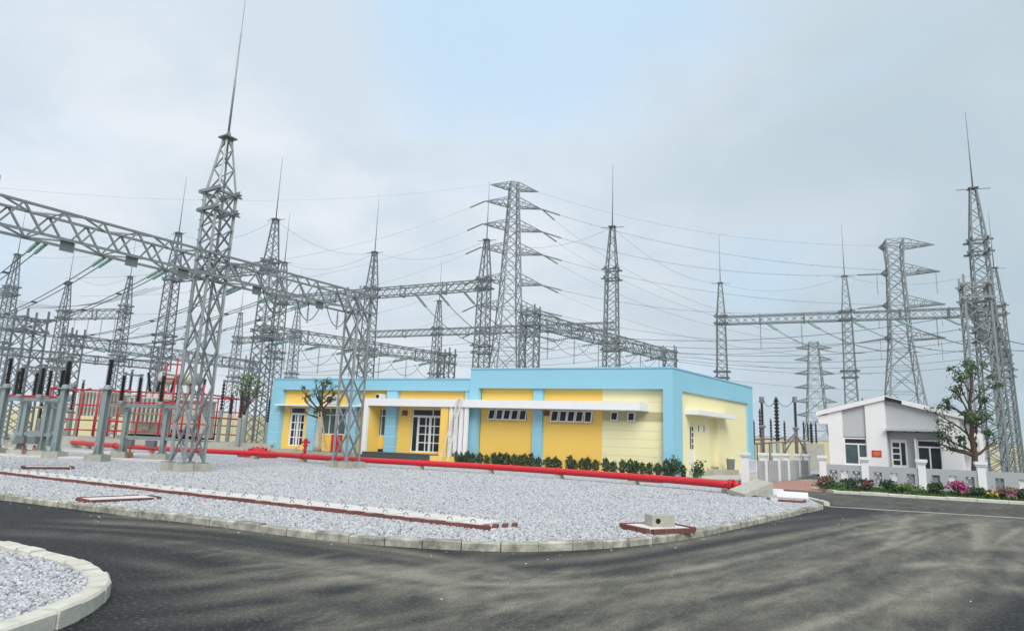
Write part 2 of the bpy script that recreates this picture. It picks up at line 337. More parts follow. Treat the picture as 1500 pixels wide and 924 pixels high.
def road_mesh():
    def axis(a, f0, f1, b, c, f):   # coarse, fine, coarse
        out = []; v = a
        while v < b-1e-6: out.append(v); v += f if f0 <= v < f1 else c
        return out+[b]
    xs = axis(-34., -8., 15., 40., .5, .1); ys = axis(-14., 4., 21., 42., .5, .1); nx, ny = len(xs), len(ys)
    edge = kl[::2]+il[::2]
    grid = {}
    for e in edge: grid.setdefault((int(e.x//2), int(e.y//2)), []).append(e)
    rt = random.Random(4); tracks = []   # (polyline, half width, strength): pale dusty tyre paths; negative strength is black rubber
    single = [([(-1.008, 6.065, 0.000), (-1.209, 7.536, 0.000), (-0.977, 8.625, -0.000), (-0.017, 10.338, 0.000)], .2, .8), ([(-3.507, 6.428, 0.000), (-2.786, 7.085, 0.000), (-2.039, 7.872, 0.000), (-1.142, 8.593, 0.000), (-0.334, 9.407, 0.000)], .2, 1.), ([(-3.069, 7.757, 0.000), (-1.885, 8.891, 0.000), (-0.682, 8.194, 0.000), (-0.429, 6.144, 0.000)], .2, .8),
        ([(12.704, 18.367, -0.000), (9.913, 14.178, 0.000), (7.067, 10.615, 0.000), (4.869, 8.079, 0.000), (3.831, 6.718, 0.000)], .3, .6), ([(5.594, 10.054, 0.000), (7.213, 10.990, 0.000), (6.829, 9.570, 0.000), (6.130, 8.280, 0.000)], .16, .9), ([(-2.763, 5.829, -0.000), (-2.530, 6.477, 0.000), (-1.691, 6.863, 0.000), (-0.856, 6.628, 0.000)], .1, .7), ([(-1.849, 5.952, -0.000), (-1.821, 6.737, 0.000), (-1.397, 7.377, 0.000)], .1, .7), ([(-0.293, 8.464, 0.000), (0.509, 7.966, 0.000), (0.779, 6.306, 0.000)], .12, .6), ([(0.038, 8.822, 0.000), (-0.341, 7.819, 0.000), (-0.546, 6.128, -0.000)], .1, .6)]
    paths = [[(-8.031, 11.005, 0.000), (-5.126, 10.643, 0.000), (-2.380, 9.435, 0.000), (-0.293, 8.464, 0.000), (2.022, 9.591, 0.000), (5.323, 12.991, 0.000), (10.112, 17.110, 0.000)], [(-0.662, 6.112, 0.000), (0.475, 7.376, 0.000), (3.212, 10.375, 0.000), (9.080, 16.788, 0.000), (13.448, 20.302, 0.000)], [(1.029, 6.340, 0.000), (3.321, 8.164, 0.000), (6.956, 11.833, -0.000), (12.531, 17.865, 0.000)],
        [(-5.105, 9.654, 0.000), (-2.992, 8.574, 0.000), (-1.429, 7.531, 0.000), (-0.578, 6.430, 0.000), (-0.297, 5.940, 0.000)], [(-3.452, 6.131, 0.000), (-2.590, 6.619, 0.000), (-1.592, 7.602, 0.000), (-0.811, 8.657, 0.000), (0.236, 10.185, 0.000)], [(3.340, 6.651, 0.000), (5.664, 8.937, 0.000), (9.149, 13.103, 0.000), (11.687, 16.914, 0.000)]]
    for q, w, st in single: tracks.append((smooth_line([Vector((p[0], p[1], 0)) for p in q], .1), w, st))
    for q in paths:
        base = smooth_line([Vector((p[0], p[1], 0)) for p in q], .1)
        for rep in range(5):
            o = rt.gauss(0, .8)
            for side in (-.75, .75):
                tracks.append((offset_line(base, o+side), rt.uniform(.07, .17), rt.choice((.35, .5, .7, .8, -.5, -.7))))
    darks = [(7.322, 9.846, 0.000), (6.059, 8.104, 0.000), (8.950, 12.143, 0.000), (-2.187, 7.370, 0.000), (-2.380, 6.920, 0.000), (-0.892, 6.879, 0.000), (-0.437, 9.592, 0.000), (0.894, 9.664, -0.000), (4.968, 7.216, 0.000)]
    big = [((-3.467, 7.342, 0.000), 1.3, .8, .6), ((-2.792, 6.116, 0.000), 1.2, .5, .7), ((-7.174, 11.715, -0.000), 4, 1.2, .6), ((-3.981, 9.926, 0.000), 2., .6, .4), ((-0.216, 6.722, 0.000), 1.5, .5, .3)]
    tg = {}
    for pl, w, st in tracks:
        for n_, a in enumerate(pl):
            f = min(1, n_/12, (len(pl)-n_)/12)*(.65+.35*math.sin(n_*.05+w*90)); tg.setdefault((int(a.x//.5), int(a.y//.5)), []).append((a.x, a.y, w, st*f))
    V = []; fr = []; tk = []
    for y in ys:
        for x in xs:
            V.append((x, y, 0)); d = 9.; ci, cj = int(x//2), int(y//2)
            for a in (-1, 0, 1):
                for b in (-1, 0, 1):
                    for e in grid.get((ci+a, cj+b), ()): d = min(d, (e.x-x)**2+(e.y-y)**2)
            d = math.sqrt(d) if d < 9 else 3.
            v = max(0, 1-d/1.9)**.8
            for q in darks: v = max(v, .7*math.exp(-(((q[0]-x)/.9)**2+((q[1]-y)/.5)**2)))
            for q, sx_, sy_, k_ in big: v = max(v, k_*math.exp(-(((q[0]-x)/sx_)**2+((q[1]-y)/sy_)**2)))
            t = 0.; r = 0.
            if 3 < y < 26:
                ci, cj = int(x//.5), int(y//.5)
                for a in (-1, 0, 1):
                    for b in (-1, 0, 1):
                        for ex, ey, w, st in tg.get((ci+a, cj+b), ()):
                            g = (ex-x)**2+(ey-y)**2
                            if g < 6*w*w:
                                g = st*math.exp(-g/(2*w*w)); t = max(t, g); r = max(r, -g)
            fr.append(min(1, max(v, r*.7))); tk.append(t)
    F = [(j*nx+i, j*nx+i+1, (j+1)*nx+i+1, (j+1)*nx+i) for j in range(ny-1) for i in range(nx-1)]
    me = bpy.data.meshes.new('asphalt_road'); me.from_pydata(V, [], F); me.materials.append(M_ASPH)
    for nm, dat in (('fresh', fr), ('track', tk)):
        a = me.attributes.new(nm, 'FLOAT', 'POINT'); a.data.foreach_set('value', dat)
    o = bpy.data.objects.new('asphalt_road', me); C.objects.link(o); return structure(o)
road_mesh()
# gravel
def gravel_mat(base):
    m = bpy.data.materials.new('crushed_stone_bed' if base else 'crushed_stone'); m.use_nodes = True; t = m.node_tree; b = t.nodes['Principled BSDF']; N = t.nodes.new; L = t.links.new
    b.inputs['Roughness'].default_value = .85; b.inputs['Specular IOR Level'].default_value = .25
    r = N('ShaderNodeValToRGB'); e = r.color_ramp.elements
    e[0].position = 0; e[0].color = (.17, .175, .19, 1); e[1].position = 1; e[1].color = (.60, .61, .63, 1)
    for p, c in ((.16, (.34, .345, .365, 1)), (.5, (.45, .455, .475, 1)), (.85, (.54, .545, .565, 1))): q = e.new(p); q.color = c
    if base:
        co = N('ShaderNodeTexCoord'); v = N('ShaderNodeTexVoronoi'); v.inputs['Scale'].default_value = 17; L(co.outputs['Object'], v.inputs[0])
        n = N('ShaderNodeTexNoise'); n.inputs['Scale'].default_value = 1.1; n.inputs['Detail'].default_value = 6; L(co.outputs['Object'], n.inputs[0])
        s = N('ShaderNodeSeparateColor'); L(v.outputs['Color'], s.inputs[0]); a = N('ShaderNodeMath'); a.operation = 'MULTIPLY_ADD'; L(n.outputs[0], a.inputs[0]); a.inputs[1].default_value = .5; a.inputs[2].default_value = -.25
        a2 = N('ShaderNodeMath'); a2.operation = 'ADD'; L(a.outputs[0], a2.inputs[0]); L(s.outputs[0], a2.inputs[1]); L(a2.outputs[0], r.inputs[0])
        bn = N('ShaderNodeBump'); bn.inputs['Strength'].default_value = 1.; bn.inputs['Distance'].default_value = .03; bn.invert = True; L(v.outputs['Distance'], bn.inputs['Height']); L(bn.outputs[0], b.inputs['Normal'])
    else:
        oi = N('ShaderNodeObjectInfo'); L(oi.outputs['Random'], r.inputs[0])
    L(r.outputs[0], b.inputs['Base Color']); return m
M_GRAVBED = gravel_mat(True); M_STONE = gravel_mat(False)
kin = offset_line(kl, .17)
yard_pts = [p for p in kin[::2]]+[kin[-1]]+[TURN[1]+Vector((-.1, .05, 0)), TURN[2], Vector((P(-1.2, -1.6, 0).x, P(-1.2, -1.6, 0).y, 0)), P(-1.2, -1.2, 0), P(27.5, -1.2, 0), P(27.5, 14, 0), P(-1.2, 14, 0), Vector((40, 62, 0)), Vector((60, 100, 0)), Vector((-110, 110, 0)), Vector((-90, 45, 0))]
YZ = .10
structure(sheet('gravel_yard', yard_pts, YZ, M_GRAVBED))
iin = offset_line(il, -.17) if False else offset_line(il, .17)
cen = Vector((sum(p.x for p in il)/len(il), sum(p.y for p in il)/len(il), 0))
if (iin[len(il)//2]-cen).length > (il[len(il)//2]-cen).length: iin = offset_line(il, -.17)
isl_pts = iin[::3]+[iin[-1]]
structure(sheet('gravel_island', isl_pts, YZ, M_GRAVBED))
def scatter(name, pts, z, dens, r0, r1, seed, holes=()):
    o = sheet(name, pts, z, M_STONE)
    ng = bpy.data.node_groups.new(name, 'GeometryNodeTree')
    ng.interface.new_socket('Geometry', in_out='INPUT', socket_type='NodeSocketGeometry'); ng.interface.new_socket('Geometry', in_out='OUTPUT', socket_type='NodeSocketGeometry')
    N = ng.nodes.new; L = ng.links.new
    gi = N('NodeGroupInput'); go = N('NodeGroupOutput'); d = N('GeometryNodeDistributePointsOnFaces'); d.inputs['Density'].default_value = dens; d.inputs['Seed'].default_value = seed
    ico = N('GeometryNodeMeshIcoSphere'); ico.inputs['Radius'].default_value = 1; ico.inputs['Subdivisions'].default_value = 1
    # knock the ball into a broken stone
    sp = N('GeometryNodeSetPosition'); nz = N('ShaderNodeTexNoise'); nz.inputs['Scale'].default_value = 1.3; nz.inputs['Detail'].default_value = 1
    vm = N('ShaderNodeVectorMath'); vm.operation = 'SUBTRACT'; L(nz.outputs['Color'], vm.inputs[0]); vm.inputs[1].default_value = (.5, .5, .5)
    vs_ = N('ShaderNodeVectorMath'); vs_.operation = 'SCALE'; L(vm.outputs[0], vs_.inputs[0]); vs_.inputs[3].default_value = 1.5; L(vs_.outputs[0], sp.inputs['Offset']); L(ico.outputs[0], sp.inputs[0])
    sm = N('GeometryNodeSetMaterial'); sm.inputs['Material'].default_value = M_STONE; L(sp.outputs[0], sm.inputs[0])
    sh = N('GeometryNodeSetShadeSmooth'); sh.inputs['Shade Smooth'].default_value = False; L(sm.outputs[0], sh.inputs[0])
    ip = N('GeometryNodeInstanceOnPoints'); L(d.outputs['Points'], ip.inputs['Points']); L(sh.outputs[0], ip.inputs['Instance'])
    rr = N('FunctionNodeRandomValue'); rr.data_type = 'FLOAT_VECTOR'; rr.inputs[0].default_value = (0, 0, 0); rr.inputs[1].default_value = (6.28, 6.28, 6.28); L(rr.outputs[0], ip.inputs['Rotation'])
    rs = N('FunctionNodeRandomValue'); rs.data_type = 'FLOAT_VECTOR'; rs.inputs[0].default_value = (r0, r0*.8, r0*.55); rs.inputs[1].default_value = (r1, r1*.85, r1*.7); rs.inputs['Seed'].default_value = 5; L(rs.outputs[0], ip.inputs['Scale'])
    L(gi.outputs[0], d.inputs['Mesh']); L(ip.outputs[0], go.inputs[0])
    md = o.modifiers.new('scatter', 'NODES'); md.node_group = ng
    o['kind'] = 'stuff'; return o
scatter('loose_gravel', isl_pts, YZ+.004, 1000, .017, .031, 1)
nearp = [Vector((p.x, p.y, 0)) for p in kin[::2] if p.x > -19]
near_poly = nearp+[Vector((8.337, 19.4, 0)), Vector((6.0, 19.4, 0)), Vector((-19, 19.4, 0))]
scatter('loose_gravel', near_poly, YZ+.004, 560, .019, .034, 2)
far_poly = [Vector((-24, 19.45, 0)), Vector((8.2, 19.45, 0)), Vector((8.6, 22.5, 0)), Vector((7.2, 26.5, 0)), Vector((-6, 34, 0)), Vector((-22, 40, 0)), Vector((-34, 40, 0))]
scatter('loose_gravel', far_poly, YZ+.004, 260, .023, .040, 3)
# kerbs: every stone a piece of its own
def kerb_run(name, line, w, h, L, m, inward, label_seed=0):
    root = bpy.data.objects.new(name, None); C.objects.link(root); structure(root); root.location = line[0]; root['_o'] = tuple(line[0])
    acc = 0; seg = [line[0]]; k = 0
    mes = {}
    i = 0
    pts = [line[0]]; run = 0
    for a, b in zip(line, line[1:]):
        run += (b-a).length
        if run >= L*.985: pts.append(b); run = 0
    for a, b in zip(pts, pts[1:]):
        d = (b-a); ln = d.length
        if ln < .1: continue
        d /= ln; s = Vector((-d.y, d.x, 0))*inward; k += 1
        mb = MB(); g = .008; bv = .022; a2 = a+d*g; b2 = b-d*g; hz = h+random.uniform(-.012, .014); so = s*random.uniform(-.014, .014); zt = Vector((0, 0, hz)); zb = Vector((0, 0, -.03))
        pr = [(0, -.03), (.0, hz-bv), (bv, hz), (w-bv*.6, hz-.002), (w, hz-bv), (w, -.03)]
        vs = [a2+so+s*x+Vector((0, 0, z)) for x, z in pr]+[b2+so+s*x+Vector((0, 0, z)) for x, z in pr]
        n = len(pr); fs = [(q, q+1, n+q+1, n+q) for q in range(n-1)]+[tuple(range(n))[::-1], tuple(range(n, 2*n))]
        mb.add(vs, fs); mb.build('kerb_stone', m, root)
    return root
kerb_run('yard_kerb', kl, .17, .125, .42, M_KERBEDGE, 1)
kerb_run('yard_kerb', smooth_line(TURN, .1), .17, .12, .8, M_KERB, 1)
kerb_run('island_kerb', il, .19, .15, .3, M_KERB, 1 if (offset_line(il, .17)[len(il)//2]-cen).length < (il[len(il)//2]-cen).length else -1)
# pale concrete strip flush along the road's far side, paving round the building, red drive
a = Vector((10.002, 21.018, 0.000)); b = Vector((15.180, 19.402, 0.000)); a.z = b.z = 0
def strip(name, a, b, w, z, m):
    d = (b-a).normalized(); s = Vector((-d.y, d.x, 0))*w; return structure(sheet(name, [a, b, b+s, a+s], z, m))
strip('pale_edge_strip', a, b+(b-a), .17, .008, M_KERB)
structure(sheet('building_paving', [P(-3.4, -1.0, 0), P(28.2, -1.0, 0), P(28.2, 13.6, 0), P(-3.4, 13.6, 0)], .17, M_PAVE))
# low side faces of the paving slab
mb = MB(); ub(mb, -3.4, 28.2, -1.003, -.9, .0, .168); ub(mb, -3.403, -3.3, -.9, 13.6, .0, .168); o = mb.build('paving_edge', M_CONC); structure(o)

# mortar crumbs and chips lying on the asphalt by the kerb
def in_yard(x, y):
    c = False; n = len(yard_pts)
    for i in range(n):
        a, b = yard_pts[i], yard_pts[(i+1) % n]
        if (a.y > y) != (b.y > y) and x < (b.x-a.x)*(y-a.y)/(b.y-a.y)+a.x: c = not c
    return c
mb = MB(); rc = random.Random(9)
for k in range(150):
    if k < 120: q = rc.choice(kl[20:]); x, y = q.x+rc.gauss(0, .12), q.y-abs(rc.gauss(.08, .3))
    else: x, y = rc.uniform(-5, 14), rc.uniform(6, 20)
    if k >= 120 and min((q.x-x)**2+(q.y-y)**2 for q in kl[::4]) < 1 or y > 21: continue
    if k >= 120 and in_yard(x, y): continue
    r = rc.uniform(.006, .018); a = rc.uniform(0, 6.28); mb.add([(x+math.cos(a+t)*r*rc.uniform(.6, 1.3), y+math.sin(a+t)*r*rc.uniform(.6, 1.3), .002) for t in (0, 2.1, 4.2)]+[(x, y, .002+r*.7)], [(0, 1, 3), (1, 2, 3), (2, 0, 3)])
o = mb.build('mortar_crumbs', M_SLAB); o['kind'] = 'stuff'
# ---------------------------------------------------------------- control building
B = thing('control_building', 'long flat-roofed blue and yellow building with white canopy and steps', 'building', P(0, 0, 0))
def bpart(name, m, boxes, parent=None, **props):
    mb = MB()
    for q in boxes: ub(mb, *q)
    return mb.build(name, m, parent or B, **props)
def holed(u0, u1, z0, z1, v0, v1, holes):   # a wall slab with rectangular openings
    us = sorted({u0, u1, *[h[0] for h in holes], *[h[1] for h in holes]}); zs = sorted({z0, z1, *[h[2] for h in holes], *[h[3] for h in holes]}); out = []
    for a, b in zip(us, us[1:]):
        col = []
        for c, d in zip(zs, zs[1:]):
            if any(h[0] <= a+1e-6 and b-1e-6 <= h[1] and h[2] <= c+1e-6 and d-1e-6 <= h[3] for h in holes): continue
            if col and abs(col[-1][5]-c) < 1e-6: col[-1] = (a, b, v0, v1, col[-1][4], d)
            else: col.append((a, b, v0, v1, c, d))
        out += col
    return out
ZR, ZL = 5.68, 5.10
# carcass behind the facade
bpart('carcass', M_CREAM, [(.35, 11.5, 1.5, 12.0, .1, 5.2), (11.6, 26.4, .75, 12.0, .1, 4.85)])
bpart('roof_deck', M_CONC, [(.25, 11.6, .3, 12.1, 5.25, 5.32), (11.62, 26.5, .3, 12.1, 4.78, 4.86)])
# blue frame
bpart('parapet_band', M_BLUE, [(0, 11.77, 0, .3, 4.58, ZR)])
bpart('parapet_band', M_BLUE, [(11.77, 26.7, 0.06, .3, 4.41, ZL)])
bpart('parapet_band', M_BLUE, [(0, .25, .3, 12.3, 4.57, ZR)])
bpart('parapet_band', M_BLUE, [(11.77, 26.7, 12.0, 12.3, 0.1, ZL)]); bpart('parapet_band', M_BLUE, [(.25, 11.77, 12.0, 12.3, .1, ZR)])
bpart('parapet_band', M_BLUE, [(26.45, 26.7, .3, 12.0, .1, ZL)]); bpart('parapet_band', M_BLUE, [(11.5, 11.77, .3, 12.0, ZL-.2, ZR)])
for a in ((-.04, 11.81, -.04, .28, ZR, ZR+.07), (-.04, .25, .28, 12.34, ZR, ZR+.07), (11.81, 26.74, .02, .32, ZL, ZL+.06), (.25, 11.81, 12.05, 12.34, ZR, ZR+.07), (26.5, 26.74, .32, 12.34, ZL, ZL+.06), (11.55, 11.81, .28, 12.05, ZR, ZR+.07)): bpart('parapet_coping', M_BLUE, [a])
bpart('column', M_BLUE, [(0, .5, 0, .3, .17, 4.58), (0, .25, .3, 1.2, .17, 4.57)])
bpart('column', M_BLUE, [(11.25, 11.8, -.003, .32, .17, 4.58)])
bpart('column', M_BLUE, [(7.32, 7.86, .16, .36, .17, 4.58)])
bpart('column', M_BLUE, [(0, .25, 11.33, 12.3, .17, 4.57)])
def block_column(u0, u1, v0, z0, z1, step):
    bpart('joint_backing', M_WHITE, [(u0+.012, u1-.012, v0+.012, .42, z0, z1)])
    z = z1; first = True
    while z > z0+.05:
        h = step*1.55 if first else step; first = False
        bpart('cladding_block', M_BLUE, [(u0, u1, v0, .43, max(z0, z-h)+.028, z)]); z -= h
block_column(25.85, 26.7, 0, .17, 4.41, .62)
block_column(22.95, 23.65, .12, .17, 4.41, .62)
block_column(19.78, 20.6, .12, .17, 4.41, .62)
block_column(16.88, 17.62, .12, .17, 4.41, .62)
bpart('column', M_BLUE, [(11.8, 12.15, .12, .43, .17, 4.41)])
# yellow and cream infill with real openings
bands = [(10.72, 8.31, 2.78, 3.42), (6.85, 4.45, 2.74, 3.41)]
bpart('yellow_panel', M_YEL, holed(7.86, 11.25, .17, 4.58, .36, .6, [(8.31, 10.72, 2.78, 3.40)]))
bpart('yellow_panel', M_YEL, holed(3.94, 7.32, .17, 4.58, .36, .6, [(4.45, 6.85, 2.75, 3.40)]))
# cream cladding with thin grooves
zs = [.17, .62, 1.06, 1.5, 1.94, 2.38, 2.82, 3.26, 3.92, 4.58]; small = [(3.02, 3.46, 2.89, 3.39), (2.10, 2.53, 2.88, 3.38)]
bpart('joint_backing', M_WHITE, [(.5, 3.94, .365, .39, .17, 2.82), (.5, 3.94, .365, .39, 3.42, 4.58), (.5, 2.08, .365, .39, 2.82, 3.42), (2.55, 3.0, .365, .39, 2.82, 3.42), (3.48, 3.94, .365, .39, 2.82, 3.42)])
for a, b in zip(zs, zs[1:]):
    bpart('cladding_panel', M_CREAM, [q for q in holed(.5, 3.937, a+.012, b, .345, .364, [h for h in small if h[3] > a and h[2] < b])])
bpart('backing_wall', M_CREAM, holed(.5, 3.94, .17, 4.58, .392, .6, small))
W_L = [(24.12, 25.38, .74, 3.27), (20.76, 22.84, 1.58, 3.28), (17.68, 19.7, 1.60, 3.30), (13.95, 15.95, .73, 3.32)]
bpart('yellow_wall', M_YEL, holed(23.65, 25.85, .17, 4.41, .36, .6, [W_L[0]]))
bpart('yellow_wall', M_YEL, holed(20.6, 22.95, .17, 4.41, .36, .6, [W_L[1]]))
bpart('yellow_wall', M_YEL, holed(17.62, 19.78, .17, 4.41, .36, .6, [W_L[2]]))
bpart('yellow_wall', M_YEL, holed(12.15, 16.88, .17, 4.41, .36, .6, [W_L[3]]))
# glazing helpers
def frame_boxes(u0, u1, z0, z1, v, t, d): return [(u0, u1, v, v+d, z0, z0+t), (u0, u1, v, v+d, z1-t, z1), (u0, u0+t, v, v+d, z0+t, z1-t), (u1-t, u1, v, v+d, z0+t, z1-t)]
def casement(u0, u1, z0, z1, ang, v=.36):   # top-hung sash pushed open at the bottom
    w = bpart('casement_window', M_WFRAME, frame_boxes(u0, u1, z0, z1, v, .035, .12))
    dv = math.tan(ang); t = .055
    def sh(a, b, c, d, e, f):
        mb.hexa([P(a, b, c) for a, b, c in ((f_[0], f_[1]-(z1-f_[2])*dv, f_[2]) for f_ in ((b, c, e), (a, c, e), (a, d, e), (b, d, e), (b, c, f), (a, c, f), (a, d, f), (b, d, f)))])
    mb = MB()
    for q in frame_boxes(u0+.015, u1-.015, z0, z1-.02, v-.045, t, .04): sh(*q)
    mb.build('sash', M_WFRAME, w)
    mb = MB(); sh(u0+.06, u1-.06, v-.03, v-.018, z0+.05, z1-.07); mb.build('pane', M_GLASS, w)
    bpart('dark_room_sheet', M_DARK, [(u0+.035, u1-.035, v+.125, v+.135, z0+.035, z1-.035)], w)  # black sheet stands in for the unlit room behind the sash
for u0, u1, z0, z1 in ((8.31, 10.72, 2.78, 3.40), (4.45, 6.85, 2.75, 3.40)):
    n = 5; st = (u1-u0)/n
    for k in range(n): casement(u0+k*st+.004, u0+(k+1)*st-.004, z0, z1, rad(15 if k % 3 else 11))
for h in small: casement(*h, rad(11))
def fixed_window(u0, u1, z0, z1, bars_u, bars_z, m=M_GLASS, v=.42, t=.05, name='window'):
    w = bpart(name, M_WFRAME, frame_boxes(u0, u1, z0, z1, v, t, .09)+[(b-t/2, b+t/2, v+.005, v+.085, z0+t, z1-t) for b in bars_u])
    us = [u0+t]+[x for b in sorted(bars_u) for x in (b-t/2, b+t/2)]+[u1-t]
    zz = [z0+t]+[x for b in sorted(bars_z) for x in (b-t/2, b+t/2)]+[z1-t]
    if bars_z: bpart('transom', M_WFRAME, [(us[i], us[i+1], v+.008, v+.08, b-t/2, b+t/2) for b in bars_z for i in range(0, len(us), 2)], w)
    for i in range(0, len(us), 2):
        for j in range(0, len(zz), 2): bpart('pane', m, [(us[i], us[i+1], v+.04, v+.05, zz[j], zz[j+1])], w)
    return w
fixed_window(20.76, 22.84, 1.58, 3.28, [21.45, 22.14], [2.82], M_GLASSG)
fixed_window(17.68, 19.7, 1.60, 3.30, [18.18, 18.68, 19.19], [2.84], M_GLASSG)
def door_leaf(u0, u1, z0, z1, v, rows, split, m=M_GLASS, name='door_leaf'):
    t = .075; w = bpart(name, M_WFRAME, frame_boxes(u0, u1, z0, z1, v, t, .06)+[(u0+(u1-u0)*split-.03, u0+(u1-u0)*split+.03, v, v+.06, z0+t, z1-t)])
    st = (z1-z0-2*t)/rows; s0, s1 = u0+(u1-u0)*split-.03, u0+(u1-u0)*split+.03
    for k in range(rows):
        za, zb = z0+t+k*st, z0+t+(k+1)*st
        if k: bpart('glazing_bar', M_WFRAME, [(u0+t, s0, v+.004, v+.055, za-.03, za+.03), (s1, u1-t, v+.004, v+.055, za-.03, za+.03)], w)
        e0 = .03 if k else 0; e1 = .03 if k < rows-1 else 0
        for a, b in ((u0+t, s0), (s1, u1-t)): bpart('pane', m, [(a, b, v+.025, v+.035, za+e0, zb-e1)], w)
    return w
# left double door with transom
bpart('transom_light', M_WFRAME, frame_boxes(24.12, 25.38, 2.84, 3.27, .44, .05, .08)); bpart('transom_pane', M_GLASS, [(24.17, 25.33, .47, .48, 2.89, 3.22)])
bpart('door_frame', M_WFRAME, [(24.12, 24.17, .44, .54, .74, 2.84)]); bpart('door_frame', M_WFRAME, [(25.33, 25.38, .44, .54, .74, 2.84)])
door_leaf(24.172, 24.745, .74, 2.838, .45, 4, .62); door_leaf(24.755, 25.328, .74, 2.838, .45, 4, .38)
# main entrance
bpart('transom_light', M_WFRAME, frame_boxes(13.95, 15.95, 2.88, 3.32, .44, .055, .08)+[(14.5, 14.55, .445, .515, 2.935, 3.265)]); bpart('transom_pane', M_GLASS, [(14.005, 14.5, .47, .48, 2.935, 3.265), (14.55, 15.895, .47, .48, 2.935, 3.265)])
bpart('sidelight', M_WFRAME, frame_boxes(15.52, 15.95, .73, 2.878, .44, .055, .08)); bpart('sidelight_pane', M_GLASS, [(15.575, 15.895, .47, .48, .785, 2.823)])
door_leaf(14.69, 15.515, .73, 2.876, .45, 4, .36); door_leaf(13.955, 14.683, .73, 2.876, .45, 4, .62)
# canopies
bpart('window_canopy', M_WHITE, [(23.25, 25.95, -.32, .36, 3.33, 3.43)])
bpart('window_canopy', M_WHITE, [(20.5, 22.96, -.28, .36, 3.34, 3.44)])
bpart('window_canopy', M_WHITE, [(18.5, 19.86, -.28, .36, 3.35, 3.45)])
bpart('entrance_canopy', M_WHITE, [(12.9, 18.62, -.7, .36, 3.42, 3.86), (1.4, 12.9, -.7, .358, 3.42, 3.86)])
bpart('portal_post', M_WHITE, [(18.2, 18.62, -.7, -.56, .17, 3.42)])
bpart('portal_wall', M_YEL, [(18.21, 18.61, -.56, .36, .17, 3.42)])
bpart('yellow_pillar', M_YEL, [(12.68, 13.16, -.6, .12, .6, 3.41)])
bpart('pillar_plinth', M_YEL, [(12.0, 13.6, -.8, .12, .17, .6)])
for u in (12.58, 12.25, 11.92, 11.6): bpart('sun_louvre', M_WHITE, [(u-.2, u-.0, -.62, -.48, .6, 3.41)])
bpart('louvre_gap_shade', M_DARK, [(11.85, 12.6, -.3, -.25, .6, 3.41)])  # black sheet: porch shade painted in behind the fins
# steps and floor plinths
for k, (vv, z) in enumerate(((-1.55, .33), (-1.22, .49), (-.9, .65))): bpart('entrance_step', M_STEP, [(13.56, 18.19, vv, vv+.33 if k < 2 else .44, .17, z)])
bpart('plinth', M_CONC, [(18.4, 25.85, .0, .355, .17, .52), (23.9, 25.7, -.5, -.003, .17, .56)])
bpart('vent_grille', M_DARK, [(17.8, 18.35+.0, .345, .357, .58, .82)])
bpart('wall_lamp', M_BRICK, [(16.25, 16.55, .24, .355, 2.9, 3.2)]); bpart('wall_lamp', M_BRICK, [(7.0, 7.22, .2, .355, 3.08, 3.34)])
# side wall
def sb(mb, a, b, c, d, e, f): ub(mb, a, b, c, d, e, f)
side_h = [(.4, .4, 0, 0)]
def side_wall():
    holes = [(2.43, 3.09, .51, 2.88), (3.5, 3.82, 2.44, 2.92), (4.28, 4.6, 2.42, 2.92), (5.22, 6.5, .56, 3.36)]
    out = []
    for a, b, u0, u1, z0, z1 in [(h[0], h[1], .13, .35, h[2], h[3]) for h in holed(1.2, 11.33, .17, 4.57, .13, .35, holes) and []]: pass
    for q in holed(1.2, 11.33, .17, 4.57, .13, .35, holes): out.append((q[2], q[3], q[0], q[1], q[4], q[5]))
    return out
bpart('side_wall', M_CREAM, side_wall())
bpart('alcove_lining', M_CREAM, [(.35, 1.5, 5.1, 5.22, .17, 3.5), (.35, 1.5, 6.5, 6.62, .17, 3.5), (1.5, 1.56, 5.1, 6.62, .17, 3.5), (.35, 1.5, 5.22, 6.5, 3.37, 3.5)])
bpart('side_canopy', M_WHITE, [(-.6, .13, 1.85, 7.45, 3.38, 3.63)])
d = bpart('side_door', M_WFRAME, [(.18, .24, 2.43, 3.09, .51, 2.88)]); 
for k in range(4): bpart('pane', M_GLASS, [(.168, .179, 2.8, 2.98, 1.55+k*.32, 1.79+k*.32)], d)
bpart('pane', M_GLASS, [(.168, .179, 2.55, 2.68, 1.55, 2.75)], d)
for v0, v1 in ((3.5, 3.82), (4.28, 4.6)):
    w = bpart('slit_window', M_WFRAME, [(.14, .22, v0, v0+.07, 2.44, 2.92), (.14, .22, v1-.07, v1, 2.44, 2.92), (.14, .22, v0+.07, v1-.07, 2.44, 2.5), (.14, .22, v0+.07, v1-.07, 2.86, 2.92)]); bpart('pane', M_GLASS, [(.17, .18, v0+.07, v1-.07, 2.5, 2.86)], w)
bpart('side_step', M_CONC, [(-.55, .13, 2.2, 3.9, .17, .42)]); bpart('side_step', M_CONC, [(-.75, .13, 4.9, 7.2, .17, .44)]); bpart('alcove_floor', M_CONC, [(.13, 1.5, 5.222, 6.498, .17, .56)])
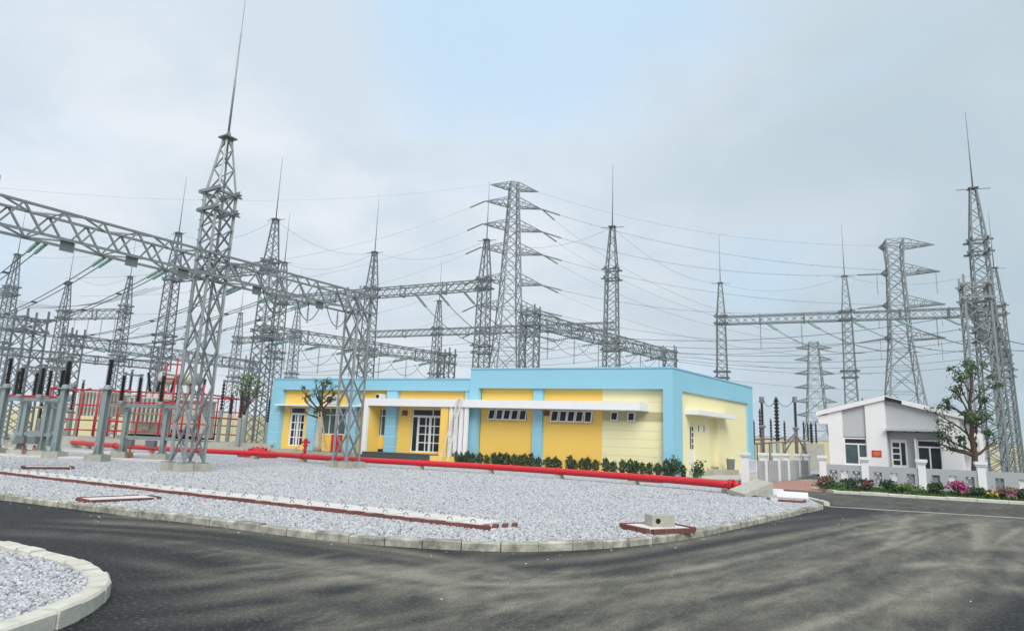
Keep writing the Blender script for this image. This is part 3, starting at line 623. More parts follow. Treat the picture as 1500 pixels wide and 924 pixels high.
# AC units on the canopies
def ac_unit(u, v, z, label, s=1.):
    t = thing('air_conditioner', label, 'air conditioner', P(u, v, z), 'air conditioners on the canopies')
    mb = MB(); ub(mb, u-.42*s, u+.42*s, v-.16, v+.16, z+.04, z+.62*s); mb.build('casing', M_ACCASE, t)
    mb = MB(); c = P(u+.1, v-.16, z+.32*s); f = -(VV-UU*VV.dot(UU)).normalized(); mb.lathe(c, c+f, [(0, .23*s), (.015, .23*s), (.02, .2*s), (.004, .19*s)], 16); mb.build('fan_guard', M_DARK, t)
    mb = MB(); ub(mb, u-.35*s, u-.25*s, v-.18, v+.18, z, z+.04); ub(mb, u+.25*s, u+.35*s, v-.18, v+.18, z, z+.04); mb.build('foot', M_LABEL, t)
ac_unit(17.95, .0, 3.862, 'pale air conditioner unit sitting on the portal canopy above the entrance', .5)
ac_unit(21.6, .0, 3.442, 'beige air conditioner unit on the window canopy behind the bare tree')
# grey bin beside the alcove step
mb = MB(); c = P(-.5, 6.6, .44); mb.frustum(c.x, c.y, c.z, c.z+.62, .17, .14, .2, .17); b = mb.build('waste_bin', M_LABEL); tag(b, 'small dark waste bin on the step by the cream side alcove', 'bin')
mb = MB(); mb.frustum(c.x, c.y, c.z+.62, c.z+.67, .21, .18, .19, .16); mb.build('lid', M_ACCASE, b)
# ---------------------------------------------------------------- lattice work
def lerp(a, b, t): return a+(b-a)*t
def unit_angle(w):
    mb = MB(); mb.angle((0, 0, 0), (0, 0, 1), w); return mb.mesh('brace', M_STEEL)
ANG = {}
def brace(parent, p, q, w=.05, org=(0, 0, 0), inward=None, name='brace', m=None):
    """One steel angle as a part of its own; all share one unit mesh."""
    if w not in ANG: ANG[w] = unit_angle(w)
    p = Vector(p)-Vector(org); q = Vector(q)-Vector(org); d = q-p; L = d.length
    R_ = d.to_track_quat('Z', 'Y').to_matrix().to_4x4()
    return place(ANG[w], name, parent, Matrix.Translation(p) @ R_ @ Matrix.Diagonal((1, 1, L, 1)))
SQ = [(-1, -1), (1, -1), (1, 1), (-1, 1)]
def tower_mesh_parts(H, s0, zk, sk, st, panel, legw, brw, rod, rings, prefix_mats=(M_FARSTEEL,), rod_r=.03):
    """Meshes of a far lattice mast: four legs, lacing joined (bars a pixel wide), rings, head plate, rod."""
    def s(z): return lerp(s0, sk, z/zk)/2 if z <= zk else lerp(sk, st, (z-zk)/(H-zk))/2
    m = prefix_mats[0]; out = []
    for x, y in SQ:
        mb = MB()
        for z0, z1 in ((.3, zk), (zk, H)): mb.bar((x*s(z0), y*s(z0), z0), (x*s(z1), y*s(z1), z1), legw)
        out.append(('leg', mb.mesh('leg', m), {}))
    mb = MB(); z = .3; k = 0
    while z < H-.2:
        h = panel if z < zk else panel*.8; z1 = min(z+h, H)
        if z < zk < z1: z1 = zk
        for i in range(4):
            a, b = SQ[i], SQ[(i+1) % 4]
            if z < zk:
                mb.bar((a[0]*s(z), a[1]*s(z), z), (b[0]*s(z1), b[1]*s(z1), z1), brw); mb.bar((b[0]*s(z), b[1]*s(z), z), (a[0]*s(z1), a[1]*s(z1), z1), brw)
            else:
                q0, q1 = (a, b) if k % 2 else (b, a); mb.bar((q0[0]*s(z), q0[1]*s(z), z), (q1[0]*s(z1), q1[1]*s(z1), z1), brw)
        z = z1; k += 1
    out.append(('lacing', mb.mesh('lacing', m), {'kind': 'stuff'}))
    for zr, ov in rings:
        mb = MB(); r = s(zr)+.03; o = ov
        for i in range(2):
            mb.bar((-r-o, (2*i-1)*r, zr), (r+o, (2*i-1)*r, zr), .09, .12); mb.bar(((2*i-1)*r, -r-o, zr+.11), ((2*i-1)*r, r+o, zr+.11), .09, .1)
        out.append(('ring_beam', mb.mesh('ring_beam', m), {}))
    mb = MB(); r = st/2+.12; mb.box(-r, r, -r, r, H, H+.07); mb.bar((-.9, 0, H+.03), (.9, 0, H-.05), .04); out.append(('head_plate', mb.mesh('head_plate', m), {}))
    mb = MB(); mb.tube([(0, 0, H+.05), (0, 0, H+rod*.45), (0, 0, H+rod)], [rod_r*1.5, rod_r, rod_r*.5], 6); out.append(('lightning_rod', mb.mesh('lightning_rod', m), {}))
    for i, (x, y) in enumerate(SQ):
        mb = MB(); mb.frustum(x*s(0), y*s(0), 0, .32, .3, .3, .24, .24); out.append(('footing', mb.mesh('footing', M_CONC), {}))
    return out
def instance_tower(name, parts, label, cat, loc, rz, group):
    t = thing(name, label, cat, loc, group, rz)
    for nm, me, pr in parts: place(me, nm, t, None, **pr)
    return t
RZ = rad(-24)
MAST = tower_mesh_parts(18.0, 1.25, 14.6, .78, .30, .72, .085, .04, 5.2, [(14.6, .28), (13.85, .28), (9.0, .32), (8.4, .2)])
GM = 'lattice masts with lightning rods'
def top_at(x, y): return Vector((x, y, .1))
masts = [
 ((-29.066, 54.881, 18.100), 'slim lattice mast with rod seen past the transformer, behind the tall near tower'),
 ((-19.026, 50.107, 18.100), 'tall lattice mast with rod rising behind the green tree at the building end'),
 ((-22.800, 63.590, 18.100), 'lattice mast with rod standing close behind the mast at the building end'),
 ((-12.836, 58.571, 18.100), 'lattice mast with rod just behind the squat near gantry column'),
 ((-2.371, 53.422, 18.100), 'lattice mast with rod beside the big pylon, ending the upper gantry beam'),
 ((7.499, 48.775, 18.100), 'lattice mast with rod rising alone behind the cream end of the building'),
 ((21.045, 65.108, 18.100), 'lattice mast with rod at the start of the long beam past the blue corner'),
 ((31.436, 60.619, 18.100), 'lattice mast with rod midway along the long beam behind the white house'),
 ((28.422, 38.714, 18.100), 'tall lattice mast with rod towering behind the roadside tree and fence'),
 ((42.265, 55.949, 18.100), 'lattice mast with rod at the outer end of the long beam'),
 ((-49.979, 64.417, 18.100), 'lattice mast carrying a beam out past the edge of the picture'),
 ((-49.585, 71.977, 17.000), 'distant lattice mast at the start of the pale green-grey beam'),
 ((-43.213, 72.574, 18.100), 'distant lattice mast at the end of the pale green-grey beam'),
 ((-8.993, 79.328, 18.100), 'distant lattice mast with rod above the low blue roof, leftwards of the big pylon'),
 ((-37.826, 90.530, 17.500), 'far thin lattice mast glimpsed between near tower and green tree'),
 ((-28.609, 86.580, 18.100), 'far thin lattice mast above the left end of the blue roof')]
mast_objs = []
for i, (p, lab) in enumerate(masts):
    z = .1-(1.0 if i in (11,) else .5 if i == 14 else 0)
    mast_objs.append(instance_tower('lattice_mast', MAST, lab, 'lattice mast', (p[0], p[1], z), RZ, GM))
MP = [Vector((p[0], p[1], 0)) for p, _ in masts]
TA, TB, TE, TC, TD, TF, K1, K2, K3, K4, L25, L101, L191, TG, TH, TS = MP
# near tower with its own braces
T1 = Vector((-11.538, 24.469, 0.250)); T1.z = .1
T2 = Vector((-7.411, 31.196, 0.200)); T2.z = .1
BD = (Vector((T2.x, T2.y, 0))-Vector((T1.x, T1.y, 0))).normalized(); BN = Vector((-BD.y, BD.x, 0)); BZ = math.atan2(BD.y, BD.x)
def near_tower(name, loc, label, H, zk, s0, sk, st, panel, head, group):
    t = thing(name, label, 'lattice tower', loc, group, BZ)
    def s(z): return lerp(s0, sk, min(z/zk, 1))/2 if z <= zk else lerp(sk, st, (z-zk)/(H-zk))/2
    for x, y in SQ:
        mb = MB(); segs = ((.33, zk), (zk, H)) if head else ((.33, zk+.55),)
        for z0, z1 in segs:
            z1s = min(z1, zk) if not head else z1
            p = Vector((x*s(z0), y*s(z0), z0)); q = Vector((x*s(z1s), y*s(z1s), z1))
            mb.angle(p, q, .108 if z0 < zk else .075, .015, up=(x*-1, y*.999, .01))
        mb.build('leg', M_STEEL, t, (0, 0, 0))
        mb = MB(); mb.box(x*s(0)-.13, x*s(0)+.13, y*s(0)-.13, y*s(0)+.13, .30, .335); mb.build('base_plate', M_STEEL, t, (0, 0, 0))
        mb = MB(); mb.frustum(x*s(0), y*s(0), -.05, .30, .25, .25, .22, .22); mb.build('footing', M_CONC, t, (0, 0, 0))
    z = .36; k = 0
    cuts = [z]
    for z_end, pn in ((7.1, 1.3), (zk, panel)) if head else ((zk, panel),):
        a0 = cuts[-1]; n = max(1, round((z_end-a0)/pn)); cuts += [a0+(z_end-a0)*(q+1)/n for q in range(n)]
    for za, zb in zip(cuts, cuts[1:]):
        for i in range(4):
            a, b = SQ[i], SQ[(i+1) % 4]
            A = Vector((a[0]*s(za), a[1]*s(za), za)); Bq = Vector((b[0]*s(zb), b[1]*s(zb), zb)); Cq = Vector((b[0]*s(za), b[1]*s(za), za)); D = Vector((a[0]*s(zb), a[1]*s(zb), zb))
            nrm = Vector(((a[0]+b[0]), (a[1]+b[1]), 0)).normalized()*.03
            brace(t, A+nrm, Bq+nrm, .054); brace(t, Cq-nrm*.6, D-nrm*.6, .054)
    if head:
        zz = [zk, zk+.55, zk+1.05, zk+1.5, zk+1.88, H]
        for j in range(5):
            for i in range(4):
                a, b = (SQ[i], SQ[(i+1) % 4]) if (i+j) % 2 else (SQ[(i+1) % 4], SQ[i]); z0, z1 = zz[j], zz[j+1]
                brace(t, (a[0]*s(z0), a[1]*s(z0), z0), (b[0]*s(z1), b[1]*s(z1), z1), .045)
        for zr in (zk, zk-.75):
            r = s(zr)+.04
            for i in range(2):
                q = 2*i-1
                for d in (0, 1):
                    mb = MB(); o = .2
                    p0, p1 = ((-r-o, q*r, zr), (r+o, q*r, zr)) if d == 0 else ((q*r, -r-o, zr+.09), (q*r, r+o, zr+.09))
                    mb.angle(p0, p1, .13, .02); mb.build('ring_beam', M_STEEL, t, (0, 0, 0))
        mb = MB(); mb.box(-.26, .26, -.26, .26, H, H+.05); mb.build('head_plate', M_LABEL, t, (0, 0, 0))
        mb = MB(); mb.frustum(0, 0, H+.05, H+.3, .1, .1, .045, .045); mb.build('rod_socket', M_STEEL, t, (0, 0, 0))
        mb = MB(); mb.tube([(0, 0, H+.25), (0, 0, H+2.6), (0, 0, H+2.65), (0, 0, H+4.6), (0, 0, H+4.65), (0, 0, H+6.2)], [.045, .04, .03, .028, .018, .012], 8); mb.build('lightning_rod', M_STEEL, t, (0, 0, 0))
        for j in range(22):
            zr = 1.8+j*.4; mb = MB(); mb.bar((-s(zr), s(zr), zr), (-s(zr)-.15, s(zr)+.0, zr), .02); mb.build('step_bolt', M_STEEL, t, (0, 0, 0))
    return t
NT = near_tower('lattice_tower', T1, 'tall near galvanised lattice tower with rod, its four feet on concrete blocks', 12.85, 10.5, .76, .78, .2, .66, True, 'near gantry columns')
NE = near_tower('lattice_tower', T2, 'squat near lattice column without rod, standing before the blue front', 8.2, 7.95, .80, .78, .78, 1.27, False, 'near gantry columns')
# the big near beam
def near_beam(name, p, q, w, h, panel, label, pieces=True):
    t = thing(name, label, 'gantry beam', p, 'gantry beams'); o = p; d = (q-p); L = d.length; d /= L; nrm = Vector((-d.y, d.x, 0)); up = Vector((0, 0, 1))
    cor = {(i, j): nrm*(w/2*i)+up*(h*j) for i in (-1, 1) for j in (0, 1)}
    for (i, j), c in cor.items():
        mb = MB(); mb.angle(p+c, q+c, .092, .015, up=(0, 0, 1 if j else -1)); mb.build('chord', M_STEEL, t)
    n = round(L/panel); st = L/n
    for k in range(n):
        a, b, m_ = p+d*(k*st), p+d*((k+1)*st), p+d*((k+.5)*st)
        for i in (-1, 1):
            f = nrm*(i*.03)
            brace(t, a+cor[i, 0]+f, m_+cor[i, 1]+f, .058, o); brace(t, m_+cor[i, 1]+f, b+cor[i, 0]+f, .058, o)
        for j in (0, 1):
            s1, s2 = (-1, 1) if k % 2 else (1, -1)
            brace(t, a+cor[s1, j], b+cor[s2, j], .05, o)
        if k % 2 == 0: brace(t, a+cor[-1, 0], a+cor[1, 0], .05, o); brace(t, m_+cor[-1, 1], m_+cor[1, 1], .05, o)
    return t, d, nrm
pA = Vector((T1.x, T1.y, 7.15))-BD*10.5; pB = Vector((T2.x, T2.y, 7.42))+BD*.75
BEAM, bd, bn = near_beam('gantry_beam', pA, pB, 1.0, .82, 1.12, 'big near lattice beam crossing the tall near tower and resting on the squat column')
for k, s_ in enumerate((5.3, 7.3, 9.15, 12.3, 15.6)):
    mb = MB(); c = pA+bd*s_+bn*-.42; c.z = 7.15+.27*s_/19-.2
    mb.hexa([c+bd*a+bn*b+Vector((0, 0, z)) for z in (-.16, .16) for a, b in ((-.2, -.015), (.2, -.015), (.2, .015), (-.2, .015))]); mb.build('hanger_plate', M_LABEL, BEAM)
# far column at the left edge that the near beam rests on too
p0 = Vector((pA.x, pA.y, .1))+BD*(2.75); p0.z = .1
near_tower('lattice_tower', p0, 'near lattice column mostly cut off at the edge, under the start of the big beam', 8.2, 7.95, .92, .90, .9, 1.27, False, 'near gantry columns')
# far beams: four chords, lacing joined
def far_beam(p, q, label, w=.75, h=.75, panel=.75, m=M_FARSTEEL, ch=.085, br=.04, ext=0.):
    p = Vector(p); q = Vector(q); d = (q-p).normalized(); p = p-d*ext; q = q+d*ext
    t = thing('gantry_beam', label, 'gantry beam', p, 'gantry beams'); L = (q-p).length; nrm = Vector((-d.y, d.x, 0)).normalized(); up = Vector((0, 0, 1))
    cor = {(i, j): nrm*(w/2*i)+up*(h*j) for i in (-1, 1) for j in (0, 1)}
    for c in cor.values():
        mb = MB(); mb.bar(p+c, q+c, ch); mb.build('chord', m, t)
    n = round(L/panel); st = L/n; mb = MB()
    for k in range(n):
        a, b = p+d*(k*st), p+d*((k+1)*st)
        for i in (-1, 1):
            s0, s1 = (0, 1) if k % 2 else (1, 0)
            mb.bar(a+cor[i, s0], b+cor[i, s1], br); mb.bar(a+cor[i, s1], b+cor[i, s0], br*.8)
        for j in (0, 1):
            s0, s1 = (-1, 1) if k % 2 else (1, -1); mb.bar(a+cor[s0, j], b+cor[s1, j], br)
    o = mb.build('lacing', m, t); o['kind'] = 'stuff'
    n2 = max(2, int(L/3.3)); mb = MB()
    for k in range(1, n2):
        a = p+d*(L*k/n2)
        mb2 = MB()
        for i in (-1, 1): mb2.bar(a+cor[i, 0]-up*.12, a+cor[i, 1]+up*.1, .11)
        mb2.bar(a+cor[-1, 0]-up*.1, a+cor[1, 0]-up*.1, .1); mb2.build('hanger_frame', m, t)
    return t
def at(v, z): return Vector((v.x, v.y, z))
U_ = Vector((math.cos(RZ), math.sin(RZ), 0))
far_beam(at(TA, 13.85), at(TB, 13.85), 'high lattice beam running behind the head of the tall near tower', ext=.6)
far_beam(at(TC, 13.85)-U_*.5, at(TD, 13.85), 'high lattice beam between the squat column top and the big pylon', ext=.4)
far_beam(at(TE, 13.85), at(TC, 13.85)-U_*1.2, 'high lattice beam hidden in part behind the squat near column', ext=.2)
far_beam(at(K1, 13.85), at(K2, 13.85), 'first half of the long beam past the blue corner, up to its middle mast', ext=.3)
far_beam(at(K2, 13.85)+U_*.7, at(K4, 13.85), 'second half of the long beam, behind the white house and pylon', ext=.1)
far_beam(at(L25, 13.85)-U_*22, at(L25, 13.85), 'lattice beam leaving a mast towards the outer edge of the yard', ext=.4)
far_beam(at(L101, 12.9), at(L191, 13.4), 'pale green-grey lattice beam between two distant masts', ext=.5, h=.95, w=.9)
G2 = TG+U_*22; far_beam(at(TG, 13.85)-U_*9.5, at(TG, 13.85)+U_*0, 'distant lattice beam low over the blue roof, before its rodded mast', ext=.1)
far_beam(at(TG, 13.85)+U_*.6, at(G2, 13.85), 'distant lattice beam passing behind the big pylon over the roof', ext=.1)
far_beam(at(TH, 13.3), at(TS, 13.85), 'far thin beam glimpsed behind the tall near tower', ext=.3)
# low gantries: beams running away from the camera on end columns with four short posts
def end_column(p, ztop, label, s=1.25, m=M_FARSTEEL):
    t = thing('gantry_column', label, 'lattice column', p, 'gantry end columns', RZ); h = s/2
    for x, y in SQ:
        mb = MB(); mb.bar((x*h, y*h, .3), (x*h*.9, y*h*.9, ztop+.55), .11); mb.build('leg', m, t, (0, 0, 0))
        mb = MB(); mb.frustum(x*h, y*h, 0, .32, .3, .3, .24, .24); mb.build('footing', M_CONC, t, (0, 0, 0))
    mb = MB(); n = round(ztop/1.05); st = (ztop-.3)/n
    for k in range(n):
        za, zb = .3+k*st, .3+(k+1)*st
        for i in range(4):
            a, b = SQ[i], SQ[(i+1) % 4]; ha, hb = h*lerp(1, .9, za/ztop), h*lerp(1, .9, zb/ztop)
            mb.bar((a[0]*ha, a[1]*ha, za), (b[0]*hb, b[1]*hb, zb), .05); mb.bar((b[0]*ha, b[1]*ha, za), (a[0]*hb, a[1]*hb, zb), .05)
    o = mb.build('lacing', m, t, (0, 0, 0)); o['kind'] = 'stuff'
    for zr in (ztop, ztop-.85):
        mb = MB()
        for i in (-1, 1): mb.bar((-h-.15, i*h*.95, zr), (h+.15, i*h*.95, zr), .1); mb.bar((i*h*.95, -h-.15, zr-.11), (i*h*.95, h+.15, zr-.11), .1)
        mb.build('ring_beam', m, t, (0, 0, 0))
    return t
def flat(v): return Vector((v[0], v[1], .1))
L1a = Vector((TB.x, TB.y, 9.4-.8))+Vector((.3, -.6, 0)); L1b = Vector((-6.018, 62.300, 9.352))
end_column(flat(L1b), L1b.z, 'end column of the low beam, peeping over the low blue roof'); far_beam(at(L1a, 8.6), at(L1b, L1b.z-.8), 'low lattice beam sloping away behind the squat column over the roof', w=1.1, h=.85, ext=.5)
L2a = Vector((1.419, 50.000, 11.261)); L2b = Vector((16.313, 67.000, 11.096))
end_column(flat(L2a), L2a.z, 'lattice end column with four short posts beside the big pylon'); end_column(flat(L2b), L2b.z, 'end column with short posts peeping over the roof near the blue corner')
far_beam(at(L2a, L2a.z-.85), at(L2b, L2b.z-.85), 'lattice beam sloping away over the raised roof in front of a mast', w=1.2, h=.9, ext=.5)
L3a = Vector((27.050, 37.500, 11.508)); L3b = Vector((46.766, 62.000, 11.223))
end_column(flat(L3a), L3a.z, 'stout lattice end column rising behind the roadside tree', 1.35, M_STEEL); end_column(flat(L3b), L3b.z, 'outer end column seen through the tall mast behind the fence')
far_beam(at(L3a, L3a.z-.85), at(L3b, L3b.z-.85), 'lattice beam seen end on behind the roadside tree', w=1.2, h=.9, ext=.5)
M1b = Vector((-33.160, 45.000, 8.568)); end_column(flat(M1b), M1b.z, 'lattice end column with four short posts near the left edge', 1.5); far_beam(at(M1b, M1b.z-.9)-VV*14, at(M1b, M1b.z-.9), 'low lattice beam reaching its four-post end column near the left edge', w=1.3, h=.9, panel=1.1, ext=.9)
M2a = Vector((-38.755, 58.000, 9.245)); M2b = Vector((-28.885, 74.000, 9.184)); end_column(flat(M2a), M2a.z, 'lattice end column behind the black insulators, under a light beam'); end_column(flat(M2b), M2b.z, 'end column of the light beam, hidden behind mast and tree')
far_beam(at(M2a, M2a.z-.85), at(M2b, M2b.z-.85), 'light lattice beam over the transformer running away to the building end', w=1.2, h=.9, ext=.5)
M5a = Vector((-54.276, 68.000, 9.209)); M5b = Vector((-42.704, 80.000, 9.269)); far_beam(at(M5a, M5a.z-.8), at(M5b, M5b.z-.8), 'lower light beam just above the black insulators and transformer', w=1.1, h=.8, ext=.5); end_column(flat(M5b), M5b.z, 'end column of the lower light beam above the transformer')
# ---------------------------------------------------------------- pylons
def pylon(name, loc, label, H, prof, levels, rz, m, legw, brw, arms, panel0=3.2):
    """prof: (z, width); levels: (z, [(dx tip, sign)...])"""
    t = thing(name, label, 'pylon', loc, 'power line pylons', rz)
    def s(z):
        for (z0, a), (z1, b) in zip(prof, prof[1:]):
            if z0 <= z <= z1: return lerp(a, b, (z-z0)/(z1-z0))/2
        return prof[-1][1]/2
    zs = [0]
    while zs[-1] < H-.5: zs.append(min(H, zs[-1]+max(1.5, s(zs[-1])*2*.85)))
    for x, y in SQ:
        mb = MB()
        for (z0, a), (z1, b) in zip(prof, prof[1:]): mb.bar((x*a/2, y*a/2, z0), (x*b/2, y*b/2, z1), legw)
        mb.build('leg', m, t, (0, 0, 0))
    mb = MB()
    for za, zb in zip(zs, zs[1:]):
        for i in range(4):
            a, b = SQ[i], SQ[(i+1) % 4]; ha, hb = s(za), s(zb)
            mb.bar((a[0]*ha, a[1]*ha, za), (b[0]*hb, b[1]*hb, zb), brw); mb.bar((b[0]*ha, b[1]*ha, za), (a[0]*hb, a[1]*hb, zb), brw); mb.bar((a[0]*hb, a[1]*hb, zb), (b[0]*hb, b[1]*hb, zb), brw*.8)
            if ha > 2:   # secondary bracing of the wide lower panels
                c = Vector(((a[0]+b[0])/2*(ha+hb)/2, (a[1]+b[1])/2*(ha+hb)/2, (za+zb)/2)); mb.bar(c, (a[0]*(ha+hb)/2, a[1]*(ha+hb)/2, (za+zb)/2), brw*.7); mb.bar(c, (b[0]*(ha+hb)/2, b[1]*(ha+hb)/2, (za+zb)/2), brw*.7)
    o = mb.build('lacing', m, t, (0, 0, 0)); o['kind'] = 'stuff'
    tips = []
    for z, spec in arms:
        for x in spec:
            h = s(z); sg = 1 if x > 0 else -1; tip = Vector((x, 0, z+.25)); mb = MB(); r = min(1.5 if abs(x) > 3 else 1., H-z)
            A = [Vector((sg*s(z), y*s(z), z)) for y in (-1, 1)]; Bt = [Vector((sg*s(z+r), y*s(z+r), z+r)) for y in (-1, 1)]
            n = 4
            for a in A+Bt: mb.bar(a, tip, brw*1.2)
            for k in range(n):
                f0, f1 = k/n, (k+1)/n
                mb.bar(A[0].lerp(tip, f0), A[1].lerp(tip, f1), brw*.8); mb.bar(A[1].lerp(tip, f0), A[0].lerp(tip, f1), brw*.8)
                for q in (0, 1): mb.bar(A[q].lerp(tip, f0), Bt[q].lerp(tip, f1 if k < n-1 else f0), brw*.8); mb.bar(Bt[q].lerp(tip, f0), A[q].lerp(tip, f0), brw*.8)
            mb.build('cross_arm', m, t, (0, 0, 0)); tips.append(Matrix.Translation(loc) @ Matrix.Rotation(rz, 4, 'Z') @ tip)
    return t, tips
d1 = 105.; p1 = Vector((-0.460, 105., 0)); k1 = 1/9.19
P1, T_1 = pylon('transmission_pylon', p1, 'big dark six-armed pylon rising over the roof step', 44.2,
    [(0, 7.6), (13.5, 4.6), (24, 3.0), (44.2, 1.25)], None, rad(17), M_PYLON, .20, .10,
    [(43.0, (4.3, -4.1)), (40., (5.1, -4.9)), (36., (5.4, -5.2)), (32., (5.6, -5.3)), (26.8, (5.7, -5.3)), (22.4, (5.8, -5.4)), (18.2, (5.4, -5.2))])
p2 = Vector((55.708, 93., 0))
P2, T_2 = pylon('transmission_pylon', p2, 'dark pylon with short arms rising behind the white gabled house', 32.6,
    [(0, 6.8), (9.5, 4.2), (17.5, 2.6), (29, 1.9), (32.6, 2.3)], None, rad(-20), M_PYLON, .2, .09,
    [(31.4, (5.2, -1.9)), (27.4, (5.6, -1.9)), (22.6, (5.9, -2.0)), (17.8, (5.6, -2.0))])
p3 = Vector((109.194, 235., 0))
P3, T_3 = pylon('transmission_pylon', p3, 'pale distant pylon with many arms between building and white house', 40.5,
    [(0, 10.5), (12, 6.4), (40.5, 3.0)], None, rad(-18), M_FARSTEEL, .3, .16,
    [(38.0, (6., -6.)), (33.8, (6., -6.6)), (28.8, (6.4, -6.8)), (23.8, (6.6, -7)), (18.8, (6.8, -7.2)), (14., (7.2, -7))])
# ---------------------------------------------------------------- power lines
def sagline(p, q, sag, n=18): return [p.lerp(q, k/n)-Vector((0, 0, sag*4*(k/n)*(1-k/n))) for k in range(n+1)]
def disc_string(mb, p, q, r, n=None):
    p = Vector(p); q = Vector(q); L = (q-p).length; n = n or max(4, int(L/.17)); prof = [(0, r*.2)]
    for k in range(n):
        t = L*(k+.3)/n; prof += [(t, r*.25), (t+.02, r), (t+L*.3/n, r*.75), (t+L*.4/n, r*.25)]
    prof.append((L, r*.2)); mb.lathe(p, q, prof, 8)
def power_line(p, q, sag, label, r=.012, twin=0., ins_p=0., ins_q=0., im=M_GLASSINS, ir=.13, group='overhead conductors', loose=None, nseg=18):
    p = Vector(p); q = Vector(q); t = thing('power_line', label, 'power line', p, group); d = (q-p).normalized(); sd_ = Vector((-d.y, d.x, 0)).normalized()
    pts = sagline(p, q, sag, nseg); L = (q-p).length
    def along(s): f = max(0, min(1, s/L)); return p.lerp(q, f)-Vector((0, 0, sag*4*f*(1-f)))
    a, b = along(ins_p), along(L-ins_q)
    inner = [a]+[x for x in pts if ins_p+.3 < (x-p).length and (x-q).length > ins_q+.3]+[b]
    for o in ((-twin/2, twin/2) if twin else (0,)):
        mb = MB(); mb.tube([x+sd_*o for x in inner], r, 5); mb.build('conductor', M_WIRE, t)
        for s0, s1 in (((p, a),) if ins_p else ())+(((q, b),) if ins_q else ()):
            mb = MB(); disc_string(mb, s0+sd_*o, s1+sd_*o, ir); mb.build('insulator_string', im, t)
    if twin:
        n = max(2, int(L/4))
        for k in range(1, n):
            c = along(L*k/n); mb = MB(); mb.bar(c-sd_*twin/2, c+sd_*twin/2, .06, .07); mb.build('spacer', M_WIRE, t)
    return t
# twin conductors from the near beam, away to the left
out_d = (BN*.985+BD*.17).normalized()
specs = [(5.0, 'first'), (7.0, 'second'), (8.95, 'third'), (12.1, 'fourth'), (13.9, 'fifth'), (15.7, 'sixth')]
for s_, o in specs:
    c = pA+bd*s_+bn*.5; c.z = 7.12+.27*s_/19
    q = c+out_d*34+Vector((0, 0, 1.0)); power_line(c, q, 1.15, f'{o} twin conductor of the big near beam, counted from its cut-off end', .018, .2, 1.25, 0, ir=.07, group='twin conductors from the near beam')
# long bus conductors between the low gantries
def onbeam(a, b, f, z): return a.lerp(b, f)*1+Vector((0, 0, z))
bus = []
l2 = (at(L2a, L2a.z-.9), at(L2b, L2b.z-.9)); l3 = (at(L3a, L3a.z-.9), at(L3b, L3b.z-.9)); l1 = (at(L1a, 8.5), at(L1b, L1b.z-.9)); m2 = (at(M2a, M2a.z-.9), at(M2b, M2b.z-.9))
for k in range(6):
    f = (.1, .26, .42, .58, .74, .9)[k]
    power_line(onbeam(*l2, f, 0), onbeam(*l3, f, 0), 1.3, f'{ORD[k]} bus conductor, counted from the near ends, past the blue corner', .019, 0, 1.6, 1.6, group='bus conductors past the blue corner')
    power_line(onbeam(*l1, f, 0), onbeam(*l2, f, 0), .9, f'{ORD[k]} bus conductor, counted from the near ends, strung over the roof', .015, 0, 1.5, 1.5, group='bus conductors over the roof')
    power_line(onbeam(*m2, f, 0), onbeam(*l1, f, 0), 1.0, f'{ORD[k]} bus conductor, counted from the near ends, strung over the transformer', .015, 0, 1.5, 1.5, group='bus conductors over the transformer')
for k in range(3):
    f = (.25, .5, .8)[k]; a = at(M1b, M1b.z-1)-VV*(14*(1-f)); power_line(a, a+Vector((-25, 9, .5)), 1., f'{ORD[k]} conductor leaving the four-post beam towards the outer edge', .02, 0, 1.4, 0, group='conductors at the four-post beam')
# hanging strings with jumper loops under the low beams
def hanging(p, L, label, group, loop=None):
    t = thing('hanging_insulator', label, 'insulator', p, group); mb = MB(); mb.tube([p, p-Vector((0, 0, .25))], .02, 5); mb.build('hanger', M_WIRE, t)
    mb = MB(); disc_string(mb, p-Vector((0, 0, .25)), p-Vector((0, 0, L)), .075, int(L/.11)); mb.build('insulator_string', M_GREYINS, t)
    if loop is not None:
        a, b = loop; e = p-Vector((0, 0, L)); pts = []
        for k in range(13):
            f = k/12; pts.append(a*(1-f)**2+e*2*f*(1-f)*1.0+b*f*f+Vector((0, 0, -1.0*4*f*(1-f)*.35)))
        mb = MB(); mb.tube(pts, .02, 5); mb.build('jumper', M_WIRE, t)
    return t
for k in range(6):
    f = (.1, .26, .42, .58, .74, .9)[k]
    c = onbeam(*l2, f, 0); ud = U_*1.9
    hanging(c, 2.3, f'{ORD[k]} hanging insulator with jumper loop, counted from the pylon end, under the raised roof beam', 'hanging insulators under the roof beam', (c-ud-Vector((0, 0, .1)), c+ud-Vector((0, 0, .1))))
    c = onbeam(*l1, f, 0); hanging(c, 2.2, f'{ORD[k]} hanging insulator with jumper loop, counted from the tree end, under the low roof beam', 'hanging insulators under the low beam', (c-ud-Vector((0, 0, .1)), c+ud-Vector((0, 0, .1))))
for k in range(5):
    f = (.16, .32, .48, .64, .8)[k]; c = at(K1, 13.8).lerp(at(K4, 13.8), f)
    hanging(c, 2.6, f'{ORD[k]} hanging insulator, counted from the blue corner, under the long beam', 'hanging insulators under the long beam')
    a = c+U_*.7; power_line(a, a+Vector((2.2, -13, -4.5)), .9, f'{ORD[k]} slack dropper, counted from the blue corner, led down from the long beam', .017, .22, 1.5, 0, ir=.11, group='droppers from the long beam')
for k in range(3):
    c = at(TC, 13.8).lerp(at(TD, 13.8), (.42, .62, .83)[k]); power_line(c, c+Vector((7.5, -4., -5.2)), 1.0, f'{ORD[k]} slack dropper, counted from the squat column, led down from the high beam', .017, .2, 1.3, 0, ir=.1, im=M_GREYINS, group='droppers from the high beam')
